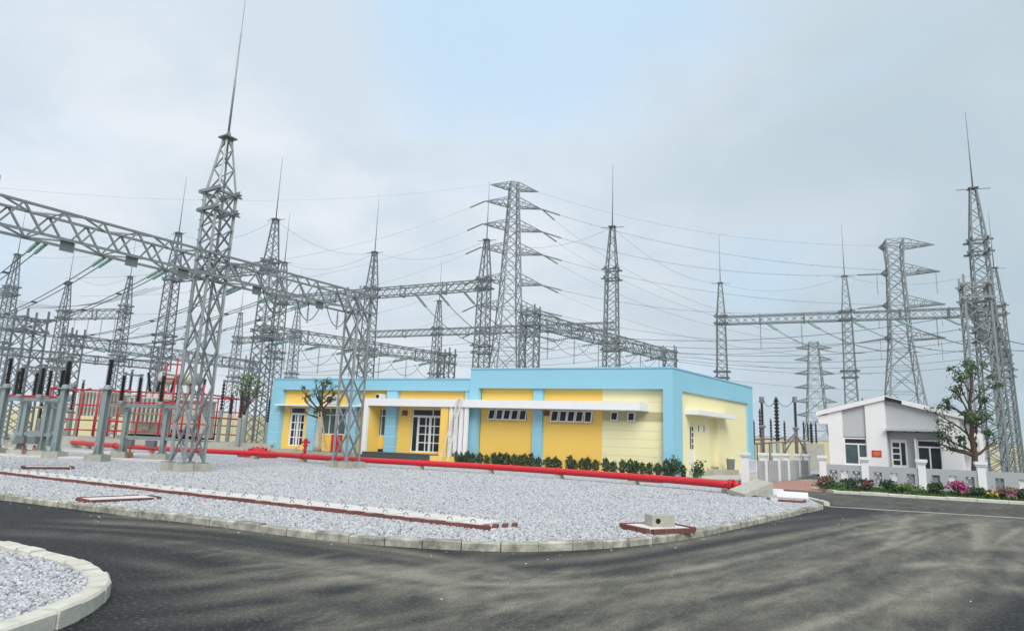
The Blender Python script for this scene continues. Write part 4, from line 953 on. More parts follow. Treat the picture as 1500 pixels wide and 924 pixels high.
for k in range(3):
    c = pA+bd*(12.9+1.75*k); c.z = 7.3; e = c+bd*1.4
    hanging(c+bd*.7, .95, f'{ORD[k]} small hanging insulator with loop beneath the near beam, counted from the tall tower', 'small hanging insulators under the near beam', (c, e))
for k in range(4):
    c = at(L101, 12.9).lerp(at(L191, 13.4), (.2, .42, .64, .86)[k]); hanging(c, 2.4, f'{ORD[k]} hanging insulator, counted from the outer mast, under the pale green-grey beam', 'hanging insulators under the pale beam')
# pylon conductors
dest_r = Vector((52.740, 86.000, 19.221)); labs = 'top upper second third fourth fifth lowest'.split()
rt = T_1[0::2]; lf = T_1[1::2]
for k, a in enumerate(rt):
    if k == 0:
        power_line(a, T_2[0], 3.0, 'earth wire from the big pylon top across to the pylon behind the house', .014, nseg=24, group='earth wires'); continue
    q = Vector((26+3*k, 84-2*k, 20-1.9*k)); power_line(a, q, 2.2, f'{labs[k]} phase conductor falling from the big pylon towards the long beam', .015, 0, 3.4, 0, im=M_PYLON, ir=.13, nseg=24, group='conductors from the big pylon, near the long beam')
for k, a in enumerate(lf):
    q = Vector((-48+2*k, 66, 18-1.8*k)) if k else Vector((-75, 75, 30)); power_line(a, q, 3.0, f'{labs[k]} conductor falling from the big pylon towards the masts over the low roof', .012 if k else .009, 0, 3.4 if k else 0, 0, im=M_PYLON, ir=.13, nseg=24, group='conductors from the big pylon over the low roof')
for k, a in enumerate(T_2[2:]):
    lbl = ('upper long-arm', 'upper short-arm', 'middle long-arm', 'middle short-arm', 'lower long-arm', 'lower short-arm')[k]
    power_line(a, rt[1+k], 2.6, f'{lbl} conductor with glass strings from the pylon behind the house to the big pylon', .012, .3, 3.2, 3.2, im=M_GREYINS, ir=.14, nseg=24, group='conductors between the two pylons')
    hanging(a-Vector((.6, 0, .2)), 3., f'{lbl} hanging string of the pylon behind the house', 'hanging strings of the house-side pylon')
# earth wires between mast heads
tops = [Vector((v.x, v.y, 18.1)) for v in MP]
for i, j, n in ((0, 1, 'tall tower and tree'), (1, 3, 'tree mast and squat column'), (3, 4, 'squat column and big pylon'), (4, 5, 'big pylon and cream end'), (6, 7, 'blue corner and white house'), (7, 9, 'white house and fence corner'), (10, 0, 'left-hand beam and tall tower'), (2, 3, 'building end and squat column'), (11, 12, 'two distant masts of the pale beam'), (5, 6, 'cream end and blue corner')):
    power_line(tops[i], tops[j], 1.1, f'thin earth wire slung between mast heads by {n}', .009, group='earth wires')
for k in range(4):
    z = 13.6-.0*k; a = at(L25, z)+U_*(3*k)*0+Vector((0, -1.5*k, -.3*k)); q = at(TA, 13.6)+Vector((0, -1.2*k, -.4*k)); power_line(a, q, 1.3, f'{ORD[k]} conductor, counted from the top, strung level behind the near twin conductors', .016, nseg=14, group='level conductors at the masts')
# ---------------------------------------------------------------- white gabled house
HO = Vector((18.378, 38.200, 2.505)); HO.z = 0
def HP(u, v, z): return HO+Vector((math.cos(rad(-25)), math.sin(rad(-25)), 0))*u+VV*v+Vector((0, 0, z))   # u along the front to the right, v back
H = thing('gatehouse', 'small white gabled house with grey panels behind the grey garden wall', 'house', HO)
def hpart(name, m, boxes, parent=None, **kw):
    mb = MB()
    for q in boxes: mb.hexa([HP(a, b, c) for c in (q[4], q[5]) for a, b in ((q[0], q[2]), (q[1], q[2]), (q[1], q[3]), (q[0], q[3]))])
    return mb.build(name, m, parent or H, **kw)
hpart('wall', M_WHITE, [(0, .72, 0, .3, 0, 3.75), (1.9, 2.9, 0, .3, 0, 3.75), (5.42, 6.35, .001, .3, 0, 3.75), (4.2, 4.27, .001, .3, 0, 2.55)])
def gable(u0, u1, v0, v1, zb, off=0.):   # wall piece under the sloping roof
    zt = lambda u: 4.72-abs(u-2.92)*.27+off
    mb = MB(); us = [u0]+([2.92] if u0 < 2.92 < u1 else [])+[u1]
    for a, b in zip(us, us[1:]): mb.hexa([HP(a, v0, zb), HP(b, v0, zb), HP(b, v1, zb), HP(a, v1, zb), HP(a, v0, zt(a)), HP(b, v0, zt(b)), HP(b, v1, zt(b)), HP(a, v1, zt(a))])
    return mb
for u0, u1, m, v in ((0, .72, M_WHITE, 0), (1.9, 2.9, M_WHITE, 0), (5.42, 6.35, M_WHITE, .001)): gable(u0, u1, v, .3, 3.75, -.06).build('gable_wall', m, H)
gable(.72, 1.9, .12, .3, 2.56, -.06).build('grey_panel', M_HOUSEGREY, H); gable(2.9, 5.42, .12, .3, 3.08, -.06).build('grey_panel', M_HOUSEGREY, H)
hpart('side_wall', M_WHITE, [(6.05, 6.352, .3, 6, 0, 3.7), (0, .3, .3, 6, 0, 3.85), (.3, 6.05, 5.7, 6, 0, 3.7)])
hpart('return_wall', M_WHITE, [(6.352, 7.2, 2.2, 5.5, 0, 3.0)])
mb = MB()
for sg in (-1, 1):   # two roof slopes with a white fascia
    e = -.58 if sg < 0 else 6.75
    for v0, v1, dz in ((-.12, 6.3, 0),):
        zt = 4.72-abs(e-2.92)*.27
        a = [HP(2.92, v0, 4.64), HP(e, v0, zt-.08), HP(e, v1, zt-.08), HP(2.92, v1, 4.64)]; up = Vector((0, 0, .25)); mb.hexa(a+[q+up for q in a])
mb.build('roof', M_WHITE, H)
mb = MB()
for sg in (-1, 1):
    e = -.6 if sg < 0 else 6.77; zt = 4.72-abs(e-2.92)*.27
    a = [HP(2.92, -.1, 4.895), HP(e, -.1, zt+.175), HP(e, 6.33, zt+.175), HP(2.92, 6.33, 4.895)]; up = Vector((0, 0, .02)); mb.hexa(a+[q+up for q in a])
mb.build('roof_sheet', M_ROOF, H)
mb = MB(); mb.hexa([HP(2.95, -.136, 4.62), HP(3.75, -.136, 4.42), HP(3.75, -.118, 4.42), HP(2.95, -.118, 4.62), HP(2.95, -.136, 4.83), HP(3.75, -.136, 4.60), HP(3.75, -.118, 4.60), HP(2.95, -.118, 4.83)]); mb.build('roof_vent', M_DARK, H)
hpart('eave_box', M_WHITE, [(-.5, -.002, .0, .5, 3.25, 3.74)])
hpart('ledge', M_HOUSEGREY, [(2.9, 5.42, -.28, .3, 2.95, 3.077)])
for k in range(4): hpart('ledge_spot', M_DARK, [(3.15+k*.6, 3.27+k*.6, -.2, -.08, 2.9, 2.948)])
hpart('porch_wall', M_HOUSEGREY, [(2.901, 3.0, .45, .6, 0, 2.95), (3.8, 4.2, .45, .6, 0, 2.95), (3.0, 3.8, .451, .6, 2.5, 2.95), (4.2, 5.42, .451, .6, 2.55, 2.95), (2.9, 2.93, .3, .45, 0, 2.95)])
def hwin(u0, u1, z0, z1, v, bu, bz, m=M_GLASSG, name='window'):
    t = .07; w = hpart(name, M_WFRAME, [(u0, u1, v, v+.1, z0, z0+t), (u0, u1, v, v+.1, z1-t, z1), (u0, u0+t, v, v+.1, z0+t, z1-t), (u1-t, u1, v, v+.1, z0+t, z1-t)])
    us = [u0+t]+[x for b in bu for x in (b-.035, b+.035)]+[u1-t]; zz = [z0+t]+[x for b in bz for x in (b-.04, b+.04)]+[z1-t]
    for b in bz: hpart('transom', M_WFRAME, [(u0+t, u1-t, v+.002, v+.095, b-.04, b+.04)], w)
    for j in range(0, len(zz), 2):
        top = j == len(zz)-2 and len(bz) == 1
        for i in ([0] if top else range(0, len(us), 2)):
            hpart('pane', M_GLASS if top else m, [(us[i], us[-1] if top else us[i+1], v+.04, v+.05, zz[j], zz[j+1])], w)
        if not top:
            for b in bu: hpart('mullion', M_WFRAME, [(b-.035, b+.035, v+.004, v+.09, zz[j], zz[j+1])], w)
    return w
hwin(.72, 1.9, 1.02, 2.52, .13, [1.45], [2.17]); hpart('sill_wall', M_WHITE, [(.72, 1.9, .05, .3, 0, 1.02)])
hwin(4.27, 5.42, .3, 2.52, .3, [4.86], [2.13], M_GLASS)
dr = hpart('front_door', M_WFRAME, [(3.0, 3.8, .4, .46, .1, 2.5)])
for k in range(4): hpart('pane', M_GLASS, [(3.1, 3.42, .385, .397, 1.12+k*.32, 1.36+k*.32)], dr)
hpart('pane', M_GLASS, [(3.5, 3.7, .385, .397, 1.12, 2.32)], dr)
pq = hpart('red_plaque', M_SIGN, [(2.13, 2.6, -.03, -.004, 1.5, 1.86)])
for k, (a, b, z) in enumerate(((2.24, 2.5, 1.765), (2.2, 2.54, 1.71), (2.18, 2.55, 1.65), (2.27, 2.47, 1.59))): hpart('lettering_line', M_SIGNTXT, [(a, b, -.034, -.031, z, z+.022)], pq)
# AC unit on a bracket by the house's side
t = thing('air_conditioner', 'weathered air conditioner unit on the white house side wall, half behind the tree', 'air conditioner', HP(6.2, 1.2, 2.2), 'air conditioners on walls')
hpart('casing', M_ACCASE, [(6.5, 7.05, .9, 1.7, 2.0, 2.7)], t); hpart('bracket', M_LABEL, [(6.353, 7.0, 1.0, 1.6, 1.95, 1.998)], t)
mb = MB(); c = HP(6.78, .9, 2.35); f = HP(6.78, .89, 2.35)-c; mb.lathe(c, c+f.normalized(), [(0, .24), (.02, .24), (.022, .2), (.006, .19)], 16); mb.build('fan_guard', M_DARK, t)
# ---------------------------------------------------------------- garden wall
FA = Vector((15.0, 31.9, 0)); FD = Vector((.89, -.45, 0)).normalized(); GA = Vector((11.36, 32.06, 0))
def run_frame(a, d):
    n = Vector((-d.y, d.x, 0)); return lambda s, w, z: a+d*s+n*w+Vector((0, 0, z))
def rbox(mb, fr, s0, s1, w0, w1, z0, z1): mb.hexa([fr(s0, w0, z0), fr(s1, w0, z0), fr(s1, w1, z0), fr(s0, w1, z0), fr(s0, w0, z1), fr(s1, w0, z1), fr(s1, w1, z1), fr(s0, w1, z1)])
def pillar(root, fr, s, h=1.5, wd=.3):
    mb = MB(); rbox(mb, fr, s-wd/2, s+wd/2, -wd/2, wd/2, 0, h-.2); p = mb.build('pillar', M_WHITE, root)
    mb = MB(); rbox(mb, fr, s-wd/2-.04, s+wd/2+.04, -wd/2-.04, wd/2+.04, h-.2, h-.13); rbox(mb, fr, s-wd/2-.075, s+wd/2+.075, -wd/2-.075, wd/2+.075, h-.13, h); mb.build('pillar_cap', M_WHITE, p)
def panel(root, fr, s0, s1, h, holes, m=M_FENCEGREY, th=.2, slot=False):
    mb = MB()
    for q in holed(s0, s1, .0, h, -th/2, th/2, holes): rbox(mb, fr, q[0], q[1], q[2], q[3], q[4], q[5])
    p = mb.build('wall_panel', m, root)
    for k, (a, b, c, d) in enumerate(holes):
        if slot: continue
        mb = MB(); cx_, cz_ = (a+b)/2, (c+d)/2; hw, hh = (b-a)/2, (d-c)/2; mm = M_WHITE if k == 1 else M_VENT
        rbox(mb, fr, a, b, -.045, .045, c, c+.03); rbox(mb, fr, a, b, -.045, .045, d-.03, d); rbox(mb, fr, a, a+.03, -.045, .045, c+.03, d-.03); rbox(mb, fr, b-.03, b, -.045, .045, c+.03, d-.03)
        for i in range(4):   # petal ribs
            an = math.pi/4+i*math.pi/2; e = fr(cx_+math.cos(an)*hw*1.1, 0, cz_+math.sin(an)*hh*1.1); mid = fr(cx_, 0, cz_)
            for sd_ in (-1, 1):
                w1 = fr(cx_+math.cos(an+sd_*.42)*hw*.62, 0, cz_+math.sin(an+sd_*.42)*hh*.62); mb.bar(mid, w1, .025, .06); mb.bar(w1, e, .025, .06)
        mb.build('breeze_block', mm, p)
FW = thing('garden_wall', 'low grey garden wall with white pillars and flower-pattern vent blocks by the road', 'wall', FA)
fr = run_frame(FA, FD); ps = [0, 1.755, 4.0, 6.2, 9.0, 11.6]
for s in ps: pillar(FW, fr, s)
for a, b in zip(ps, ps[1:]):
    L = b-a-.3; c0_ = a+.15; cs = [c0_+L*f for f in (.17, .5, .83)]; panel(FW, fr, a+.15, b-.15, 1.11, [(c-.118, c+.19, .39, .84) for c in cs])
GD = (Vector((17.7, 40.9, 0))-GA).normalized(); fr2 = run_frame(GA, GD)
GW = thing('garden_wall', 'low grey wall with slits and white pillars along the red driveway', 'wall', GA)
qs = [0, 3.3, 5.95, 8.1, 10.9, 13.5]
for s in qs: pillar(GW, fr2, s)
for a, b in zip(qs[1:], qs[2:]):
    L = b-a-.3; cs = [a+.15+L*f for f in (.16, .39, .62, .85)]; panel(GW, fr2, a+.15, b-.15, 1.11, [(c-.06, c+.06, .35, .9) for c in cs], slot=True)
panel(GW, fr2, 2.2, 3.15, 1.11, [(2.6, 2.72, .35, .9), (2.85, 2.97, .35, .9)], slot=True)
GT = thing('steel_gate', 'pale steel gate leaf folded back beside the first white pillar', 'gate', GA+GD*.5)
fr3 = fr2
mb = MB()
for a in ((.3, .36, 0, 1.15), (1.9, 1.96, 0, 1.15)): rbox(mb, fr3, a[0], a[1], -.02, .02, .08, a[3])
rbox(mb, fr3, .36, 1.9, -.02, .02, .08, .14); rbox(mb, fr3, .36, 1.9, -.02, .02, .55, .6); rbox(mb, fr3, .36, 1.9, -.02, .02, 1.09, 1.15); mb.build('gate_frame', M_WFRAME, GT)
for k in range(9):
    mb = MB(); rbox(mb, fr3, .5+k*.16, .53+k*.16, -.012, .012, .14, 1.09); mb.build('gate_bar', M_ACCASE, GT)
# red drive of pavers, a lawn verge with its kerb
cu0 = Vector((13.35, 28.15, 0)); cu1 = Vector((26.5, 22.4, 0))
drive = structure(bpy.data.objects.new('red_driveway', None)); C.objects.link(drive); drive.location = GA; drive['_o'] = tuple(GA)
base_d = Vector((GA.x, GA.y, 0))-GD*2.6+FD*.2; mb = MB(); mb.v = []; 
sheet('paver_bed', [base_d, base_d+FD*3.4+GD*.2, base_d+FD*3.9+GD*15, base_d+FD*.2+GD*15], .012, M_CONC).parent = drive
bpy.data.objects['paver_bed'].matrix_parent_inverse = Matrix.Translation(-GA)
mb = MB(); mb.box(-.095, .095, -.045, .045, -.0, .035); pm = mb.mesh('paver', M_REDPAVE)
k = 0; nd = GD
for r in range(26):
    for c in range(10):
        p = base_d+GD*(.25+r*.42)+FD*(.3+c*.34+(.1 if r % 2 else 0))-GA
        place(pm, 'paver', drive, Matrix.Translation(Vector((p.x, p.y, .006))) @ Matrix.Rotation(math.atan2(FD.y, FD.x), 4, 'Z') @ Matrix.Diagonal((1.72, 4.5, 1, 1)))
kerb_run('verge_kerb', smooth_line([cu0+Vector((.25, 1.9, 0)), cu0+Vector((.02, .5, 0)), cu0+Vector((.45, -.18, 0)), cu0.lerp(cu1, .1), cu0.lerp(cu1, .3), cu0.lerp(cu1, .6), cu1], .1), .16, .12, 1.0, M_KERB, 1)
vb = [cu0+Vector((.3, .1, 0)), cu0.lerp(cu1, .05)+Vector((.06, .14, 0)), cu1+Vector((.06, .14, 0)), FA+FD*12.5, FA+FD*.1, cu0+Vector((.5, 1.9, 0))]
structure(sheet('verge_soil', vb, .1, M_SOIL))
def in_poly(x, y, pts):
    c = False; n = len(pts)
    for i in range(n):
        a, b = pts[i], pts[(i+1) % n]
        if (a.y > y) != (b.y > y) and x < (b.x-a.x)*(y-a.y)/(b.y-a.y)+a.x: c = not c
    return c
mb = MB(); rnd = random.Random(3); cnt = 0
while cnt < 15000:
    x, y = rnd.uniform(13, 27), rnd.uniform(21.5, 32.5)
    if not in_poly(x, y, vb): continue
    cnt += 1; h = rnd.uniform(.05, .15); a = rnd.uniform(0, 6.28); w = rnd.uniform(.012, .03); l = rnd.uniform(-.06, .06)
    mb.add([(x-math.cos(a)*w, y-math.sin(a)*w, .1), (x+math.cos(a)*w, y+math.sin(a)*w, .1), (x+l, y+l*.7, .1+h)], [(0, 1, 2)])
o = mb.build('verge_grass', M_GRASS); o['kind'] = 'stuff'
# ---------------------------------------------------------------- shrubs and flowers
def shrub_mesh(seed, h, r, n, leaf, m, stems=4, low=.12, m2=None, share2=0., oval=False):
    rnd = random.Random(seed); mb = MB(); st = random.getstate(); random.seed(seed); fl = MB(); sm = MB()
    cl = [(rnd.uniform(-.55, .55)*r, rnd.uniform(-.55, .55)*r, h*(low+(1-low)*rnd.random()**.8*.92)) for _ in range(9)]
    for k in range(n):
        c = rnd.choice(cl); q = Vector((c[0]+rnd.gauss(0, r*.3), c[1]+rnd.gauss(0, r*.3), max(.04, c[2]+rnd.gauss(0, h*.1))))
        if oval:
            a = rnd.uniform(0, 6.28); z = rnd.uniform(-.96, 1); rr = math.sqrt(1-z*z)*rnd.uniform(.5, 1.1)*(1+.22*math.sin(a*3+seed)+.2*math.sin(z*7+seed*2)); q = Vector((math.cos(a)*rr*r, math.sin(a)*rr*r, max(.03, h*(.5+.47*z)+rnd.gauss(0, .05))))
        nrm = Vector((q.x+rnd.gauss(0, r*.8), q.y+rnd.gauss(0, r*.8), rnd.uniform(.0, 1)*r))
        tgt = fl if (rnd.random() < share2 and q.z > h*.35) else mb; tgt.leaf(q, nrm, leaf*rnd.uniform(.7, 1.3))
    for k in range(stems):
        a = rnd.uniform(0, 6.28); sm.tube([(0, 0, 0), (math.cos(a)*r*.2, math.sin(a)*r*.2, h*.4), (math.cos(a)*r*.5, math.sin(a)*r*.5, h*.8)], [.014, .01, .005], 4)
    random.setstate(st); return mb, sm, fl
def shrub_thing(name, label, cat, loc, seed, h, r, n, leaf, m, group=None, m2=None, share2=0., low=.12, oval=False):
    mb, sm, fl = shrub_mesh(seed, h, r, n, leaf, m, 4, low, m2, share2, oval); t = thing(name, label, cat, loc, group, random.uniform(0, 6))
    mb.build('foliage', m, t, (0, 0, 0)); sm.build('stem', M_BARK, t, (0, 0, 0))
    if fl.v: fl.build('blossom', m2, t, (0, 0, 0))
    return t
protos = []
for k in range(5): protos.append(None)
nsh = 33; us_ = [12.05-k*(12.05+.75)/(nsh-1) for k in range(nsh)]
for k, u in enumerate(us_):
    g = 'clipped shrubs along the front wall'; lab = f'{ordinal(k)} dark green shrub from the white ladder in the row under the front wall'
    loc = P(u+random.uniform(-.12, .12), -.62+random.uniform(-.06, .06), .16); i = k % 5; hh = (.72, .66, .76, .63, .69)[i]
    if protos[i] is None: protos[i] = shrub_thing('shrub', lab, 'shrub', loc, 20+i, hh, .225, 400, .055, M_SHRUB, g, None, 0, .05, True)
    else:
        r_ = dup(protos[i], loc, lab, g, random.uniform(0, 6)); sc = random.uniform(.85, 1.15); r_.scale = (sc*random.uniform(.9, 1.15), sc, sc*random.uniform(.9, 1.1))
for (u, v, h, r, sd_) in ((-.55, -.9, .95, .3, 61), (-1.5, -.75, .8, .36, 62)):
    shrub_thing('shrub', ('taller bushy green shrub on the blue corner of the building' if sd_ == 61 else 'loose spreading green shrub past the blue corner, last of the row'), 'shrub', P(u, v, .16), sd_, h, r, 300, .065, M_LEAF, 'clipped shrubs along the front wall', None, 0, .08)
structure(strip('planting_bed', P(12.4, -.95, 0), P(-1.8, -.95, 0), -.6, .19, M_SOIL)) if False else None
PXR = [0.4709, 0.5113, 0.5326, 0.5669, 0.5981, 0.6324, 0.6690, 0.7019, 0.7364, 0.7624, 0.4919, 0.5827, 0.7186]
verge = [(1207,700,0.50,0.37,'bougainvillea','bougainvillea with deep red bracts at the corner pillar of the wall',M_LEAF,M_CRIMSON,.4),(1247,704,0.48,0.35,'shrub','dark leafy shrub between red bougainvillea and the second pillar',M_SHRUB,None,0),(1268,703,0.50,0.33,'bougainvillea','sparse bougainvillea with dark red and pale flowers before the second pillar',M_SHRUB,M_CRIMSON,.3),
 (1302,706,0.54,0.37,'shrub','round dark clipped shrub under the first vent blocks past the second pillar',M_SHRUB,None,0),(1333,709,0.48,0.40,'shrub','loose light green shrub just before the third pillar',M_LEAFLITE,None,0),(1367,711,0.53,0.32,'shrub','compact dark shrub just past the third pillar',M_SHRUB,None,0),(1403,710,0.58,0.37,'bougainvillea','bright magenta bougainvillea under the vent blocks before the roadside tree',M_LEAF,M_PINK,.62),
 (1436,716,0.40,0.40,'shrub','low dark spreading shrub at the foot of the pillar by the tree',M_SHRUB,None,0),(1470,716,0.44,0.35,'bougainvillea','bougainvillea with magenta and yellow flowers past the tree pillar',M_LEAFLITE,M_PINK,.4),(1496,720,0.40,0.32,'shrub','dark shrub at the edge past the magenta and yellow flowers',M_SHRUB,None,0),(1228,706,0.32,0.35,'shrub','low bright green shrub beside the corner bougainvillea',M_LEAFLITE,None,0),(1318,712,0.28,0.31,'shrub','small bright green tuft between two shrubs at the verge kerb',M_LEAFLITE,None,0),(1453,722,0.28,0.26,'shrub','small yellow-flowered tuft near the verge kerb',M_LEAFLITE,M_YFLOWER,.4)]
for k, (px, py, h, r, nm, lab, m, m2, sh) in enumerate(verge):
    f = (px-1186)/(1500-1186); b = None
    # stand on the verge, a little behind its kerb
    best = None
    for s in range(0, 140):
        p = cu0+(cu1-cu0).normalized()*(s*.1)+Vector((.36, .84, 0))*(1.0 if k % 2 else .75)
        x_ = p.x/p.y
        if best is None or abs(x_-PXR[k]) < best[0]: best = (abs(x_-PXR[k]), p)
    p = best[1]; shrub_thing(nm, lab, nm if nm == 'shrub' else 'flower bush', (p.x, p.y, .1), 80+k, h, r, 420, .062, m, 'plants on the lawn verge', m2, sh, .15)
# ---------------------------------------------------------------- red fire main, hydrant, cabinet, ladders
pp = [Vector(q) for q in ((-36.908, 51.097, 0.420), (-26.097, 42.432, 0.420), (-19.615, 38.443, 0.420), (-16.913, 37.636, 0.420), (-12.609, 36.445, 0.420), (-9.010, 34.031, 0.420), (-4.976, 32.460, 0.420), (0.262, 30.218, 0.420), (5.720, 25.884, 0.420), (7.980, 23.127, 0.420))]
FP = thing('fire_main', 'long red pipe lying along the front of the building on concrete blocks', 'pipe', pp[4])
line = smooth_line(pp, .6); mb = MB(); mb.tube(line, .135, 14); mb.build('pipe_run', M_RED, FP)
e = line[-1]; d = (line[-1]-line[-2]).normalized()
for a, b, r in ((-.08, .0, .19), (.02, .1, .19), (.1, .34, .13)):
    mb = MB(); mb.tube([e+d*a, e+d*b], r, 14); mb.build('flange', M_RED, FP)
for k in range(4, len(line)-2, 6):
    mb = MB(); c = line[k]; dd = (line[k+1]-c).normalized(); n = Vector((-dd.y, dd.x, 0)); f = lambda s, w, z: c+dd*s+n*w+Vector((0, 0, z-c.z))
    mb.hexa([f(-.14, -.24, .08), f(.14, -.24, .08), f(.14, .24, .08), f(-.14, .24, .08), f(-.11, -.2, .275), f(.11, -.2, .275), f(.11, .2, .275), f(-.11, .2, .275)]); mb.build('support_block', M_CONC, FP)
    if k % 12 == 4: mb = MB(); mb.tube([c-dd*.05, c+dd*.05], .175, 14); mb.build('pipe_collar', M_RED, FP)
hl = [Vector(q) for q in ((-1.705, 40.318, 0.350), (4.703, 33.568, 0.300), (7.281, 27.855, 0.300), (9.285, 27.300, 0.300))]
hc = Vector((-14.596, 39.600, 0.437)); HS = thing('fire_hose', 'heap of coiled red hose lying beside the red pipe', 'hose', (hc.x, hc.y, .1)); mb = MB(); pts = []
for k in range(420):
    a = k*.42; r = .12+.68*abs(math.sin(k*.037)); pts.append(Vector((hc.x+math.cos(a)*r*1.35+.1*math.sin(k), hc.y+math.sin(a)*r*.8, .12+.6*random.uniform(.45, 1)*(1.0-(r/.85)**2)+.04*math.sin(k*1.7))))
mb.tube(pts, .04, 6); mb.build('hose_coil', M_RED, HS)
h = Vector((-11.52, 38.5, .1)); HY = thing('fire_hydrant', 'red two-armed fire hydrant standing behind the red pipe near the limewashed tree', 'hydrant', h)
mb = MB(); mb.lathe(h, h+Vector((0, 0, 1)), [(0, .16), (.05, .16), (.06, .085), (.75, .085), (.77, .14), (.83, .14), (.85, .1), (1.08, .1), (1.1, .13), (1.14, .13), (1.2, .07), (1.24, .03)], 14); mb.build('barrel', M_RED, HY)
for sg in (-1, 1): mb = MB(); c = h+Vector((0, 0, 1.0)); mb.tube([c, c+Vector((sg*.2, -.03, 0)), c+Vector((sg*.24, -.035, 0))], [.055, .06, .075], 10); mb.build('outlet', M_RED, HY)
mb = MB(); c = h+Vector((0, -.05, .55)); mb.tube([c, c+Vector((0, -.14, 0))], [.07, .08], 10); mb.build('outlet', M_RED, HY)
mb = MB(); mb.bar(h+Vector((-.12, -.05, .95)), h+Vector((-.95, -.75, .12)), .05); b_ = mb.build('timber_prop', M_BAMBOO); tag(b_, 'thin timber stick leaning against the red hydrant', 'stick')
c = Vector((-10.25, 40.4, .16)); mb = MB(); fr4 = run_frame(c, -UU); rbox(mb, fr4, -.32, .32, -.12, .12, .12, 1.42); FC = thing('hose_cabinet', 'red fire hose cabinet seen through the squat lattice column', 'cabinet', c); mb.build('cabinet_body', M_RED, FC)
mb = MB(); rbox(mb, fr4, -.27, .27, -.14, -.123, .2, 1.34); mb.build('cabinet_door', M_REDDARK, FC); mb = MB()
for s in (-.25, .25): rbox(mb, fr4, s-.03, s+.03, -.08, .08, 0, .117)
mb.build('foot', M_REDDARK, FC); mb = MB(); rbox(mb, fr4, .2, .24, -.16, -.142, .7, .82); mb.build('handle', M_LABEL, FC)
def ladder(label, a0, a1, b0, b1, n, m, w=.035):
    t = thing('ladder', label, 'ladder', a0); a0, a1, b0, b1 = map(Vector, (a0, a1, b0, b1))
    for p, q in ((a0, a1), (b0, b1)): mb = MB(); mb.bar(p, q, w, w*1.6); mb.build('ladder_rail', m, t)
    for k in range(n):
        f = (k+.6)/n; mb = MB(); mb.bar(a0.lerp(a1, f), b0.lerp(b1, f), w*.8); mb.build('rung', m, t)
ladder('pale bamboo ladder leaning on the white canopy before the white fins', P(12.22, -1.7, .12), P(11.94, -.76, 3.98), P(11.74, -1.7, .12), P(11.7, -.76, 3.98), 11, M_ALU, .045)
ladder('short weathered ladder leaning on the limewashed tree trunk', (-10.889, 39.300, 0.738), (-11.400, 40.000, 2.839), (-10.531, 39.300, 0.751), (-11.241, 40.000, 2.886), 8, M_BAMBOO, .045)
# ---------------------------------------------------------------- trees
def tree(name, label, base, trunk, limbs, mt, ml, leafn, leafs, clump, seed, lime=None, twigs=3, rtop=.05, r0=.16, bare=.3):
    """trunk: points from base; limbs: (height fraction, azimuth deg, rise deg, length); leaves gather in clumps at some twig ends."""
    st = random.getstate(); random.seed(seed); t = thing(name, label, 'tree', base); base = Vector(base); tr = [base+Vector(p) for p in trunk]
    L = len(tr)-1; rr = [lerp(r0, rtop, (k/L)**.8) for k in range(L+1)]; mb = MB(); fo = MB()
    def onT(f): k = min(int(f*L), L-1); return tr[k].lerp(tr[k+1], f*L-k), lerp(rr[k], rr[k+1], f*L-k)
    if lime is not None:
        lb = MB(); lb.tube([onT(lime*k/4)[0] for k in range(5)], [onT(lime*k/4)[1]*1.03 for k in range(5)], 9); lb.build('limewashed_base', M_LIME, t)
        mb.tube([onT(lime+(1-lime)*k/8)[0] for k in range(9)], [onT(lime+(1-lime)*k/8)[1] for k in range(9)], 9)
    else: mb.tube(tr, rr, 10)
    tips = []
    def limb(p, d, ln, r, lev):
        pts = [p]; q = p.copy(); dd = d.copy(); n = 5
        for k in range(n):
            dd = (dd+Vector((random.gauss(0, .13), random.gauss(0, .13), random.gauss(.06, .1)))).normalized(); q = q+dd*ln/n; pts.append(q.copy())
        mb.tube(pts, [lerp(r, r*.4, k/n) for k in range(n+1)], 6 if lev == 0 else 4, cap=False)
        if lev < 2:
            for k in range(twigs if lev == 0 else 2):
                f = random.uniform(.45, .98); b = pts[min(int(f*n), n-1)]; ax = Vector((random.gauss(0, 1), random.gauss(0, 1), random.gauss(.3, .7))).normalized()
                limb(b, (dd*.75+ax*.65).normalized(), ln*random.uniform(.3, .5), r*.45, lev+1)
        tips.append((q, lev))
    for f, az, up, ln in limbs:
        p, r = onT(f); limb(p, Vector((math.cos(rad(az))*math.cos(rad(up)), math.sin(rad(az))*math.cos(rad(up)), math.sin(rad(up)))), ln, r*.55, 0)
    tips.append((tr[-1], 0))
    for q, lev in tips:
        if random.random() < bare: continue
        n = int(leafn*random.uniform(.4, 1.5)); cr = clump*random.uniform(.6, 1.25)
        for _ in range(n):
            o = Vector((random.gauss(0, 1), random.gauss(0, 1), random.gauss(0, .75)))*cr*.5; fo.leaf(q+o, o+Vector((0, 0, cr*.5)), leafs*random.uniform(.6, 1.35), .5)
    mb.build('trunk', mt, t); fo.build('crown', ml, t); random.setstate(st); return t
